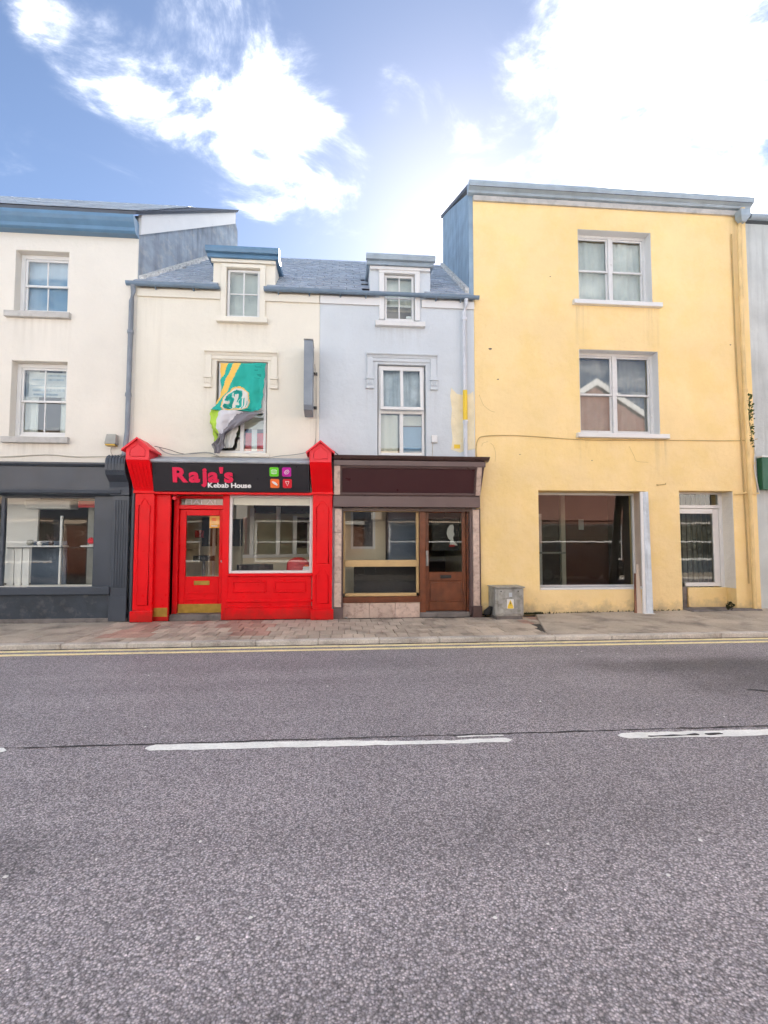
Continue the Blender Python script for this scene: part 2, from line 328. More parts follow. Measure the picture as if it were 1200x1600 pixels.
def text_mesh(s, size, extrude, mat, bold=.0, spacing=1.0):
    cu = bpy.data.curves.new('letter', 'FONT'); cu.body = s; cu.size = size; cu.extrude = extrude; cu.offset = bold; cu.resolution_u = 4; cu.space_character = spacing
    o = bpy.data.objects.new('letter_tmp', cu); col.objects.link(o); bpy.context.view_layer.update()
    me = bpy.data.meshes.new_from_object(o.evaluated_get(bpy.context.evaluated_depsgraph_get()))
    bpy.data.objects.remove(o); me.materials.clear(); me.materials.append(K[mat]); return me
def letters(parent, s, x0, x1, z, h, y, mat, bold, depth=.012, name='letter', tilt=0, gap=.03):
    """upright letters facing the street, each a part; spread so the word runs x0..x1"""
    cap = .70                                       # capital height of the built-in face for size 1
    size = h/cap; items = []; cur = 0
    for ch in s:
        if ch == ' ': cur += .28*size; continue
        me = text_mesh(ch, size, depth, mat, bold*size)
        xs = [v.co.x for v in me.vertices]; a, b = min(xs), max(xs)
        items.append((me, cur-a, b-a)); cur += (b-a) + gap*size
    k = (x1-x0)/(cur-gap*size)
    for me, off, wd in items:
        for v in me.vertices: v.co.x = (v.co.x + off)*k; 
        o = inst(me, name, (x0, y, z), parent, (R(90)+tilt, 0, 0))

# ================================================================== ground
ROADZ = -.07
def road_material():
    m = bpy.data.materials.new('asphalt'); m.use_nodes = True; t = m.node_tree; b = t.nodes['Principled BSDF']; n = t.nodes.new; l = t.links.new
    pos = n('ShaderNodeNewGeometry').outputs['Position']
    def noise(s, det=6, vec=None):
        x = n('ShaderNodeTexNoise'); x.inputs['Scale'].default_value = s; x.inputs['Detail'].default_value = det; l(vec or pos, x.inputs['Vector']); return x.outputs['Fac']
    def rng(v, lo, hi, a, b_, ip='LINEAR'):
        x = n('ShaderNodeMapRange'); x.interpolation_type = ip
        for i, q in enumerate((lo, hi, a, b_)): x.inputs[1+i].default_value = q
        l(v, x.inputs[0]); return x.outputs[0]
    def mth(op, a, b_):
        x = n('ShaderNodeMath'); x.operation = op
        for i, q in enumerate((a, b_)):
            if isinstance(q, (int, float)): x.inputs[i].default_value = q
            else: l(q, x.inputs[i])
        return x.outputs[0]
    vo = n('ShaderNodeTexVoronoi'); vo.inputs['Scale'].default_value = 98; l(pos, vo.inputs['Vector'])
    vf = n('ShaderNodeTexVoronoi'); vf.inputs['Scale'].default_value = 210; l(pos, vf.inputs['Vector'])
    hs = n('ShaderNodeSeparateColor'); l(vo.outputs['Color'], hs.inputs[0]); hf = n('ShaderNodeSeparateColor'); l(vf.outputs['Color'], hf.inputs[0])
    k = rng(hs.outputs[0], 0, 1, .56, 1.48)
    k = mth('MULTIPLY', k, rng(hf.outputs[0], 0, 1, .72, 1.28))
    k = mth('MULTIPLY', k, rng(vo.outputs['Distance'], .22, .72, 1.12, .48))        # dark binder between the stones
    k = mth('MULTIPLY', k, rng(hs.outputs[1], .9975, .998, 1, 1.7))                   # a few pale chippings
    k = mth('MULTIPLY', k, rng(noise(.9, 5), .3, .7, .93, 1.07))
    mp = n('ShaderNodeMapping'); mp.inputs['Scale'].default_value = (.12, 1.1, 1); l(pos, mp.inputs[0])
    k = mth('MULTIPLY', k, rng(noise(1.6, 4, mp.outputs[0]), .35, .65, .90, 1.08))    # wheel tracks
    wn = n('ShaderNodeTexNoise'); wn.inputs['Scale'].default_value = 1.6; wn.inputs['Detail'].default_value = 5; l(pos, wn.inputs['Vector'])
    wm = n('ShaderNodeVectorMath'); wm.operation = 'MULTIPLY_ADD'; l(wn.outputs['Color'], wm.inputs[0]); wm.inputs[1].default_value = (1.6, .8, 0); l(pos, wm.inputs[2])
    stain = None
    for (x, y, rx, ry, a) in ((5.3, -4.1, 2.4, .9, .50), (3.8, -3.7, 1.5, .5, .24), (4.6, -4.8, 1.2, .6, .30), (-1.9, -7.3, .6, .35, .24), (-.9, -3.4, 3.0, .45, .14)):
        q = n('ShaderNodeVectorMath'); q.operation = 'SUBTRACT'; l(wm.outputs[0], q.inputs[0]); q.inputs[1].default_value = (x+.8, y+.4, ROADZ)
        s = n('ShaderNodeVectorMath'); s.operation = 'DIVIDE'; l(q.outputs[0], s.inputs[0]); s.inputs[1].default_value = (rx, ry, 9)
        ln = n('ShaderNodeVectorMath'); ln.operation = 'LENGTH'; l(s.outputs[0], ln.inputs[0])
        v = rng(ln.outputs['Value'], .2, 1.15, 1-a, 1, 'SMOOTHSTEP'); stain = v if stain is None else mth('MULTIPLY', stain, v)
    k = mth('MULTIPLY', k, stain)
    mx = n('ShaderNodeMix'); mx.data_type = 'RGBA'; l(hs.outputs[2], mx.inputs['Factor']); mx.inputs['A'].default_value = (.385, .345, .356, 1); mx.inputs['B'].default_value = (.358, .337, .368, 1)
    s = n('ShaderNodeVectorMath'); s.operation = 'SCALE'; l(mx.outputs['Result'], s.inputs[0]); l(k, s.inputs['Scale']); l(s.outputs[0], b.inputs['Base Color'])
    b.inputs['Roughness'].default_value = .68; b.inputs['Specular IOR Level'].default_value = .45
    bp = n('ShaderNodeBump'); bp.inputs['Strength'].default_value = .55; bp.inputs['Distance'].default_value = .006
    l(mth('ADD', rng(vo.outputs['Distance'], 0, .8, 1, 0), mth('MULTIPLY', noise(9, 4), .5)), bp.inputs['Height']); l(bp.outputs[0], b.inputs['Normal'])
    return m
K['road'] = road_material()
K['earth'] = M('distant_ground', (.10, .095, .09), .9, .2, .2)
tag(MB().add([(-600,-600,-.3),(600,-600,-.3),(600,600,-.3),(-600,600,-.3)], [(0,1,2,3)]).build('ground', 'earth'), kind='structure')
road = MB().add([(-120,-9.6,ROADZ),(120,-9.6,ROADZ),(120,-2.1,ROADZ),(-120,-2.1,ROADZ)], [(0,1,2,3)]).build('road', 'road'); tag(road, kind='structure')
def strip(name, mat, x0, x1, yc0, yc1, wd, z, jag=.008, n=None, rnd_end=False, gaps=()):
    n = n or max(4, int(abs(x1-x0)/.05)); mb = MB(); top = []; bot = []
    for i in range(n+1):
        t = i/n; x = x0+(x1-x0)*t; y = yc0+(yc1-yc0)*t; h = wd/2
        e = min(x-x0, x1-x)
        if rnd_end and e < h: h *= math.sqrt(max(.05, 1-(1-e/h)**2))
        h1 = h + jag*mnoise.noise((x*9, 3.1, y)); h2 = h + jag*mnoise.noise((x*9, 8.7, y))
        for (g0, g1, side, amt) in gaps:
            if g0 < x < g1:
                a = amt*math.sin((x-g0)/(g1-g0)*math.pi)*(.7+.6*abs(mnoise.noise((x*14, 1, 1))))
                if side > 0: h1 -= a
                else: h2 -= a
        top.append((x, y+h1, z)); bot.append((x, y-h2, z))
    mb.add(bot+top, [(i, i+1, n+2+i, n+1+i) for i in range(n)]); return mb.build(name, mat, road)
ORG[road] = Vector((0, 0, 0))
strip('yellow_line', 'yline', -20, 25, -2.30, -2.27, .12, ROADZ+.004, .012, 700)
strip('yellow_line', 'yline', -20, 25, -2.53, -2.50, .12, ROADZ+.004, .012, 700)
strip('gutter_dirt', 'grit', -20, 25, -2.165, -2.165, .07, ROADZ+.003, .05, 900)
strip('white_line', 'wline', -5.2, -2.42, -5.80, -5.84, .12, ROADZ+.004, .012, rnd_end=True)
strip('white_line', 'wline', -1.42, 1.34, -5.87, -5.95, .115, ROADZ+.004, .016, rnd_end=True, gaps=((.0, 1.5, 1, .055), (.7, 1.6, -1, .012)))
strip('white_line', 'wline', .93, 1.30, -5.855, -5.86, .022, ROADZ+.004, .012)
strip('white_line', 'wline', 2.20, 5.0, -5.955, -6.02, .125, ROADZ+.004, .016, rnd_end=True)
strip('seam', 'seam', -5, 12, -5.76, -5.93, .018, ROADZ+.003, .02, 300)
strip('tar_patch', 'seam', 2.42, 2.85, -5.99, -5.985, .03, ROADZ+.006, .02, 24, True)
strip('tar_patch', 'seam', 2.90, 3.05, -5.975, -5.98, .035, ROADZ+.006, .02, 14, True)
strip('tar_patch', 'seam', 4.2, 4.9, -4.85, -5.15, .05, ROADZ+.004, .03, 24, True)

pav = MB().add([(-120,-2.02,-.02),(120,-2.02,-.02),(120,.35,-.02),(-120,.35,-.02)], [(0,1,2,3)]).build('pavement', 'bed'); tag(pav, kind='structure')
ORG[pav] = Vector((0, 0, 0))
# kerb stones
kme = None
for i in range(-12, 16):
    ln = .91
    if kme is None:
        kme = MB().box(0, ln-.006, -.14, 0, -.2, 0).mesh('kerb_stone', 'kerb', bevel=.012)
    inst(kme, 'kerb_stone', (i*ln-.3, -2.01+random.uniform(-.004, .004), .002+random.uniform(-.004, .004)), pav, (0, random.uniform(-.003, .003), 0))
# paving blocks in front of the two shops
pm = [MB().box(0, .194, 0, .394, -.05, 0).mesh('paver', k, bevel=.006) for k in ('paver', 'paverred')]
se = MB().box(0, .166, 0, .306, -.05, 0).mesh('paver', 'paver', bevel=.006)
x = -3.9
while x < 3.3: inst(se, 'paver', (x, -2.004, random.uniform(-.003, .002)), pav); x += .172
for r in range(4):
    x = -3.9 - (.1 if r % 2 else 0)
    y = -1.692 + r*.4
    while x < 3.15 + .25*r:
        red = (-1.75 < x+r*.09 < -1.15) or (-3.5 < x+r*.09 < -3.05) or (random.random() < .10)
        if -1.1 < x < 3.2 and random.random() < .93: red = False
        inst(pm[1 if red else 0], 'paver', (x, y, random.uniform(-.004, .003)), pav, (random.uniform(-.006, .006), random.uniform(-.006, .006), 0)); x += .2
# concrete flags either side
for i in range(8):
    for j, (y0, y1) in enumerate(((-2.004, -1.36), (-1.352, -.70), (-.692, .0))):
        x1 = -3.91 - i*.62 - (.3 if j == 1 else 0)
        if j == 1 and i == 0: bx('paving_flag', 'concrete', pav, x1+.004, -3.91, y0, y1, -.06, .0, bevel=.006)
        bx('paving_flag', 'concrete', pav, x1-.616, x1-.002, y0, y1, -.06, random.uniform(-.004, .003), bevel=.006)
xs = [3.42, 4.6, 6.4, 8.1, 10.0, 12.5, 15]
for a, b in zip(xs, xs[1:]):          # concrete bays rise gently towards the yellow house
    h = lambda x: .035+.06*min(1, max(0, (x-3)/5))
    sk_ = .55 if a == 3.42 else 0
    MB().hexa([(a-.15*(a==3.42),-2.004,-.06),(b-.008,-2.004,-.06),(b-.008,.34,-.06),(a+sk_,.34,-.06),(a-.15*(a==3.42),-2.004,.002),(b-.008,-2.004,.002),(b-.008,.34,h(b)),(a+sk_,.34,h(a))]).build('concrete_bay', 'concrete', pav, bevel=.006)

# ================================================================== windows
def sash(parent, x0, x1, z0, z1, y, cols=1, mull=0, fr=.06, bar=.022, meet=.05, mat='white', vbar=True, curtain=None, gl='glass', split=.5):
    """box frame with one or more pairs of sashes; parts of the house, panes and bars below them"""
    f = MB(); f.box(x0, x0+fr, y, y+.09, z0, z1); f.box(x1-fr, x1, y, y+.09, z0, z1); f.box(x0+fr, x1-fr, y, y+.09, z1-fr, z1); f.box(x0+fr, x1-fr, y, y+.09, z0, z0+fr*.9)
    n = cols; iw = (x1-x0-2*fr-(n-1)*mull)/n
    for i in range(1, n):
        a = x0+fr+i*iw+(i-1)*mull; f.box(a, a+mull, y-.006, y+.09, z0+fr*.9, z1-fr)
    win = f.build('window', mat, parent, bevel=.005)
    zm = z0+(z1-z0)*split
    for i in range(n):
        a = x0+fr+i*(iw+mull); b = a+iw
        for (c, e, yy, top) in ((zm-meet/2, z1-fr, y+.02, 1), (z0+fr*.9, zm+meet/2, y+.05, 0)):
            s = MB(); st = .038
            s.box(a, a+st, yy, yy+.035, c, e); s.box(b-st, b, yy, yy+.035, c, e)
            s.box(a+st, b-st, yy, yy+.035, e-(st if top else meet*.8), e); s.box(a+st, b-st, yy, yy+.035, c, c+(meet*.8 if top else st*1.5))
            if vbar: m_ = (a+b)/2; s.box(m_-bar/2, m_+bar/2, yy+.004, yy+.031, c+.03, e-.03)
            s.build('sash', mat, win, bevel=.004)
            halves = ((a+st-.01, (a+b)/2-bar/2+.005), ((a+b)/2+bar/2-.005, b-st+.01)) if vbar else ((a+st-.01, b-st+.01),)
            for q in halves:
                MB().box(q[0], q[1], yy+.014, yy+.020, c+.025, e-.025).build('pane', gl, win)
    return win
def curtain(parent, x0, x1, z0, z1, y, mat='curtain', amp=.02, name='curtain'):
    mb = MB(); n = max(8, int((x1-x0)/.03)); vs = []
    for i in range(n+1):
        x = x0+(x1-x0)*i/n; yy = y+amp*math.sin(i*1.3)+amp*.5*math.sin(i*.47)
        vs += [(x, yy, z0), (x, yy, z1)]
    mb.add(vs, [(2*i, 2*i+2, 2*i+3, 2*i+1) for i in range(n)], 0, True); return mb.build(name, mat, parent)
def sill(parent, x0, x1, z0, z1, y0=-.08, y1=.2, mat='sill'):
    return MB().prism([(y0, z0), (y0, z1-.02), (y1, z1), (y1, z0)], 'X', x0, x1).build('window_sill', mat, parent, bevel=.008)
def shell(parent, x0, x1, z1, depth, mat, floors=(2.75,), floormat='infloor'):
    """side and back walls and the floors that close the house behind its front"""
    bx('side_wall', mat, parent, x0+.01, x0+.13, .36, depth, -.05, z1); bx('side_wall', mat, parent, x1-.13, x1-.01, .36, depth, -.05, z1)
    bx('back_wall', mat, parent, x0+.13, x1-.13, depth-.12, depth, -.05, z1)
    for z in (.0,)+tuple(floors): bx('floor', floormat, parent, x0+.13, x1-.13, .36, depth-.12, z-.04, z+.04)
    bx('ceiling', mat, parent, x0+.13, x1-.13, .36, depth-.12, z1-.1, z1-.02)
def gutter(parent, x0, x1, y, z, r=.06, mat='gutter', name='gutter'):
    prof = [(y+r*math.cos(t), z+r*math.sin(t)) for t in [math.pi+math.pi*i/8 for i in range(9)]] + [(y+r*.8, z+.015), (y+r*.8, z), (y-r*.8, z), (y-r*.8, z+.015), (y-r, z+.015)]
    return MB().prism(prof, 'X', x0, x1).build(name, mat, parent)
def pipe(parent, pts, r, mat, name='downpipe', clips=()):
    o = MB().tube(pts, r, 12).build(name, mat, parent)
    for (x, y, z) in clips: MB().tube([(x, y, z-.03), (x, y, z+.03)], r*1.25, 12).build('pipe_collar', mat, o)
    return o

# ================================================================== house 1: cream house with the dark shopfront
SK = .36                                                  # its party wall runs back at a skew
hA = thing('townhouse', (-6.4, 0, 0), 'cream rendered house with dark slate blue shopfront at the left edge', 'house', 'row of terraced houses')
wall('wall', 'cream', hA, -9.2, -3.87, 0, 7.36, 0, .35, [(-6.08,-5.13,5.76,6.94), (-6.07,-5.09,3.40,4.82), (-7.9,-4.16,.65,2.31)])
shell(hA, -9.2, -3.87, 7.3, 3.2, 'cream', (2.75, 5.2))
for (x0, x1, z0, z1, s0, s1) in ((-6.08,-5.13,5.76,6.94,-6.20,-5.05), (-6.07,-5.09,3.40,4.82,-6.16,-5.0)):
    wn = sash(hA, x0, x1, z0, z1, .17, fr=.075)
    sill(wn, s0, s1, z0-.13, z0, -.09, .17)
curtain(hA, -6.0, -5.2, 5.80, 6.88, .30, 'blind_and_sky', .004, 'blind'); curtain(hA, -6.0, -5.75, 3.45, 4.75, .34); curtain(hA, -5.35, -5.12, 3.45, 4.75, .34)  # upper blue sheet is added in place of the sky mirrored there
bx('window_notice', 'paper', hA, -5.93, -5.2, .30, .305, 4.22, 4.70)
for k, (a, b, zc, h) in enumerate(((-5.60,-5.25,4.64,.03),(-5.58,-5.30,4.56,.035),(-5.88,-5.62,4.56,.03),(-5.9,-5.24,4.44,.014),(-5.86,-5.28,4.36,.05),(-5.84,-5.40,4.27,.035))):
    bx('notice_line', 'weathered', hA, a, b, .296, .2995, zc-h/2, zc+h/2)
bx('bedroom_wall', 'inwall', hA, -9, -4.0, 1.9, 1.95, 2.8, 7.2)
# eaves
prof = [(0, 7.27), (-.16, 7.27), (-.20, 7.30), (-.21, 7.36), (-.27, 7.44), (-.30, 7.50), (-.30, 7.56), (-.05, 7.56), (0, 7.5)]
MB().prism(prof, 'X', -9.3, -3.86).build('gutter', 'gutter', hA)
rA = MB().hexa([(-9.3,-.27,7.58),(-3.84,-.27,7.58),(-3.84+SK*3.3,3.1,9.92),(-9.3,3.1,9.92),(-9.3,-.29,7.63),(-3.80,-.29,7.63),(-3.80+SK*3.3,3.1,9.99),(-9.3,3.1,9.99)]).build('roof', 'slatebase', hA)
nst = MB()                                                # slates seen edge-on: one part
for r in range(15):
    for c in range(18):
        y = -.28+r*.225; z = 7.64+(y+.28)*.697; x = -9.2+c*.3+(.15 if r % 2 else 0); lim = -3.84+SK*max(0, y)
        if x > lim: continue
        x1 = min(x+.292, lim+.03); dz = random.uniform(0, .006)
        nst.hexa([(x,y,z+.012+dz),(x1,y,z+.012+dz),(x1,y+.3,z+.205),(x,y+.3,z+.205),(x,y,z+.022+dz),(x1,y,z+.022+dz),(x1,y+.3,z+.213),(x,y+.3,z+.213)])
tag(nst.build('slates', 'slate', rA), kind='stuff')
mb = MB(); X = lambda y, o=0: -3.87+SK*y+o
def skew(poly, t0, t1): # polygon in (y,z) on the skewed gable, between two offsets
    n = len(poly); vs = [(X(y)+t0, y, z) for y, z in poly] + [(X(y)+t1, y, z) for y, z in poly]
    return vs, [(i, (i+1) % n, n+(i+1) % n, n+i) for i in range(n)] + [tuple(range(n))[::-1], tuple(range(n, 2*n))]
MB().add(*skew([(.02,6.2),(3.4,6.2),(3.3,9.55),(3.1,9.90),(.02,7.72)], -.25, .0)).build('gable_wall', 'gable', hA)
MB().add(*skew([(-.02,7.34),(-.02,7.74),(3.1,9.96),(3.1,9.62)], .002, .06)).build('bargeboard', 'white', hA)
MB().add(*skew([(0.03,6.42),(2.6,8.46),(2.6,8.58),(0.03,6.56)], .003, .11)).build('mortar_fillet', 'mortar', hA)
# shopfront
bx('fascia', 'darkshop', hA, -9.2, -4.02, -.14, -.002, 2.40, 2.83, bevel=.006)
MB().prism([(-.002,2.83),(-.16,2.83),(-.20,2.87),(-.20,2.90),(-.002,2.93)], 'X', -9.2, -4.0).build('cornice', 'darkshop', hA)
MB().prism([(-.004,2.30),(-.12,2.30),(-.19,2.34),(-.20,2.40),(-.004,2.40)], 'X', -9.2, -3.99).build('frieze_moulding', 'darkshop', hA, bevel=.004)
bx('side_panel', 'darkshop', hA, -4.50, -4.14, -.05, .10, .50, 2.30, bevel=.005)
mb = MB().box(-4.14, -3.86, -.13, -.002, .02, 2.30)
for i in range(5): mb.box(-4.105+i*.047, -4.08+i*.047, -.145, -.13, .62, 2.22)
mb.box(-4.16, -3.85, -.155, -.13, .02, .46)
mb.build('pilaster', 'darkshop', hA, bevel=.004)
cp = [(-.002,2.31),(-.16,2.31),(-.17,2.45),(-.20,2.55),(-.27,2.60),(-.35,2.66),(-.385,2.74),(-.39,2.86),(-.37,2.95),(-.31,3.01),(-.22,3.02),(-.002,2.99)]
mb = MB().prism(cp, 'X', -4.19, -3.85)
for i in range(6):
    x = -4.165+i*.052
    q = [(-.34,2.655),(-.395,2.74),(-.402,2.86),(-.38,2.96),(-.31,3.025),(-.30,3.015),(-.36,2.94),(-.385,2.86),(-.378,2.745),(-.335,2.67)]
    mb.prism(q, 'X', x, x+.03)
mb.build('console_bracket', 'darkshop', hA)
bx('shop_sill', 'darkshop', hA, -9.2, -4.15, -.17, .12, .50, .64, bevel=.012)
bx('stallriser', 'darkbase', hA, -9.2, -4.15, -.11, -.002, .06, .50, bevel=.004)
bx('plinth', 'skirt', hA, -9.2, -3.84, -.14, -.004, -.05, .075, bevel=.012)
wf = MB().box(-6.16,-6.10,.02,.10,.65,2.31).box(-4.52,-4.46,.02,.10,.65,2.31).box(-6.10,-4.52,.02,.10,2.26,2.31).build('shop_window', 'darkshop', hA, bevel=.004)
MB().box(-6.10, -4.52, .05, .06, .65, 2.26).build('pane', 'glassshop', wf)
MB().box(-7.8, -6.16, .05, .06, .65, 2.31).build('pane', 'glassshop', wf)
# behind the glass
def inA(name, m, *a, bevel=0): return bx(name, m, hA, *a, bevel=bevel)
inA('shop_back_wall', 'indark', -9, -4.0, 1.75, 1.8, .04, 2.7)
inA('white_lining', 'white', -6.5, -5.92, .75, .80, .65, 2.35); 
inA('light_fitting', 'paper', -6.1, -5.25, .6, .95, 2.10, 2.27, bevel=.02)
inA('dark_screen', 'bluepanel', -5.9, -5.26, .55, .58, .62, 1.47)
inA('white_post', 'white', -5.27, -5.235, .30, .34, .62, 1.95)
inA('grey_screen', 'plastic', -5.0, -4.72, .8, .84, .62, 2.18)
inA('pink_pelmet', 'redseat', -5.05, -4.50, .50, .54, 2.12, 2.25)
inA('display_shelf', 'white', -5.95, -5.2, .22, .5, 1.36, 1.385)
inA('display_shelf', 'white', -4.85, -4.52, .22, .5, 1.36, 1.385)
inA('curtain_rail', 'cable', -6.1, -4.5, .12, .135, 1.335, 1.35)
for k in range(3): inA('white_slat', 'white', -6.10+k*.135, -5.99+k*.135, .16, .185, .62, 1.34)
for i, (x, zc, r) in enumerate(((-5.83, 1.47, .06), (-5.66, 1.44, .045), (-5.45, 1.46, .05))):
    t = thing('ornament', (x, .36, 1.387), ['grey glass dish leftmost on the dark shop window shelf', 'small pale jar in the middle of the dark shop window shelf', 'twiggy dried arrangement right of the pale jar in the dark shop window'][i], 'ornament', 'ornaments in the dark shop window')
    pr = [(0.0, 0), (r*.6, 0), (r, r*.7), (r*.8, r*1.5), (r*.5, r*1.7)]
    mb = MB(); n = 12
    vs = [(x+a*math.cos(2*math.pi*k/n), .36+a*math.sin(2*math.pi*k/n), 1.387+b) for a, b in pr for k in range(n)]
    mb.add(vs, [(j*n+k, j*n+(k+1) % n, (j+1)*n+(k+1) % n, (j+1)*n+k) for j in range(len(pr)-1) for k in range(n)], 0, True); mb.build('bowl', ['plastic', 'paper', 'brownlt'][i], t)
    if i == 2:
        tw = MB()
        for k in range(9): tw.tube([(x, .36, 1.45), (x+random.uniform(-.12,.14), .36+random.uniform(-.05,.05), 1.45+random.uniform(.08,.2))], .004, 5)
        tw.build('twigs', 'brownlt', t)
t = thing('ornament', (-4.72, .36, 1.387), 'pink rosette ornament at the right end of the dark shop window', 'ornament', 'ornaments in the dark shop window')
mb = MB()
for k in range(9):
    a = 2*math.pi*k/9; mb.tube([(-4.72,.36,1.47), (-4.72+.035*math.cos(a),.33,1.47+.035*math.sin(a)), (-4.72+.065*math.cos(a),.35,1.47+.065*math.sin(a))], [.015,.028,.012], 8)
mb.build('petals', 'redcap', t); bx('base', 'white', t, -4.75, -4.69, .34, .40, 1.387, 1.41)
t = thing('ornament', (-4.60, .38, 1.387), 'low orange box beside the pink rosette in the dark shop window', 'ornament', 'ornaments in the dark shop window')
bx('box', 'sorange', t, -4.66, -4.54, .33, .43, 1.387, 1.49, bevel=.006); bx('lid', 'redcap', t, -4.665, -4.535, .325, .435, 1.492, 1.515, bevel=.005)

# ================================================================== houses 2 and 3: ivory house and grey-blue house under one roofline
hB = thing('townhouse', (-2.1, 0, 0), 'ivory house with bright red kebab shopfront and a flag hung at its window', 'house', 'row of terraced houses')
hC = thing('townhouse', (1.2, 0, 0), 'pale grey blue house with brown timber shopfront beside the yellow house', 'house', 'row of terraced houses')
wall('wall', 'cream2', hB, -3.87, -.40, 0, 6.34, 0, .35, [(-2.22,-1.54,5.79,6.34), (-2.36,-1.40,3.13,4.93), (-3.14,-.52,0,2.38)])
wall('wall', 'greyblue', hC, -.40, 2.69, 0, 6.34, 0, .35, [(.86,1.49,5.84,6.34), (.74,1.70,3.14,4.96), (.06,2.60,0,2.12)])
shell(hB, -3.87, -.40, 6.3, 4.4, 'inwall', (2.75, 5.25), 'inlight'); shell(hC, -.40, 2.69, 6.3, 4.4, 'inwall', (2.75, 5.25))
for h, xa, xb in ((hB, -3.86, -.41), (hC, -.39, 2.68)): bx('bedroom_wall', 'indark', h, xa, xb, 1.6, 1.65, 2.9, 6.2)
SL = .78; ang = math.atan(SL); RY, RZ = 2.6, 8.46
smesh = MB().hexa([(0,0,0.006),(.298,0,.006),(.298,.33,.0),(0,.33,.0),(0,0,.030),(.298,0,.030),(.298,.33,.006),(0,.33,.006)]).mesh('slate', 'slate')
def roof_part(h, xa, xb, dorm):
    mb = MB(); xl = (lambda y: -3.87+SK*max(0, y)) if h is hB else (lambda y: xa-.3)
    xr = max(xa, xl(RY)); wa, wb = dorm[0]+.1, dorm[1]-.1; zr = lambda y: 6.36+(y+.08)*(RZ-.005-6.36)/(RY+.08)
    lx = lambda y: xa+(xr-xa)*(y+.08)/(RY+.08)
    for (a0, a1, b0, b1, ys) in ((xa, lx(.85), wa, wa, -.08), (wb, wb, xb, xb, -.08)):
        mb.hexa([(a0,ys,zr(ys)-.06),(b0,ys,zr(ys)-.06),(b1,.85,zr(.85)-.06),(a1,.85,zr(.85)-.06),(a0,ys,zr(ys)),(b0,ys,zr(ys)),(b1,.85,zr(.85)),(a1,.85,zr(.85))])
    mb.hexa([(lx(.85),.85,zr(.85)-.06),(xb,.85,zr(.85)-.06),(xb,RY,RZ-.07),(xr,RY,RZ-.07),(lx(.85),.85,zr(.85)),(xb,.85,zr(.85)),(xb,RY,RZ-.005),(xr,RY,RZ-.005)])
    mb.hexa([(xr,RY,RZ-.07),(xb,RY,RZ-.07),(xb,5.2,6.3),(xr,5.2,6.3),(xr,RY,RZ),(xb,RY,RZ),(xb,5.2,6.4),(xr,5.2,6.4)])
    ro = mb.build('roof', 'slatebase', h)
    ln = math.hypot(RY+.08, SL*(RY+.08)); g = .226
    for r in range(int(ln/g)):
        s = r*g; y = -.1+s*math.cos(ang); z = 6.372+s*math.sin(ang)
        x = -3.9+(.155 if r % 2 else 0)
        while x < xb+.2:
            if x > xl(y)-.05 and xa < x+.155 <= xb and not (dorm[0]-.152 < x < dorm[1]-.15 and y < .8):
                inst(smesh, 'slate', (x, y, z), ro, (ang+random.uniform(-.008, .004), random.uniform(-.006, .006), 0))
            x += .31
    n = int((xb-xr)/.45)+1; a0 = xr
    for i in range(n):
        a = a0+i*(xb-a0)/n; b = a+(xb-a0)/n-.008
        MB().prism([(RY-.13, RZ-.09), (RY, RZ+.035), (RY+.13, RZ-.09), (RY+.115, RZ-.10), (RY, RZ+.015), (RY-.115, RZ-.10)], 'X', a, b).build('ridge_tile', 'slate', ro)
    return ro
roof_part(hB, -3.87, -.40, (-2.46, -1.27)); roof_part(hC, -.40, 2.69, (.58, 1.80))
gutter(hB, -4.02, -2.31, -.13, 6.335, .055, 'gutter3'); gutter(hB, -1.47, -.405, -.13, 6.335, .055, 'gutter3'); gutter(hC, -.40, 2.76, -.13, 6.335, .05, 'gutter3')
for h, a, b, m in ((hB, -3.86, -2.31, 'cream2'), (hB, -1.47, -.41, 'cream2'), (hC, -.395, .78, 'white'), (hC, 1.62, 2.685, 'white')): bx('fascia_board', m, h, a, b, -.045, -.002, 6.13, 6.28, bevel=.004)
for h, xs_ in ((hB, (-3.5, -2.8, -1.2, -.6)), (hC, (0, .5, 1.9, 2.4))):
    for x in xs_: MB().prism([(-.05,6.30),(-.19,6.30),(-.19,6.285),(-.06,6.25),(-.05,6.25)], 'X', x-.012, x+.012).build('gutter_bracket', 'gutter3', h)
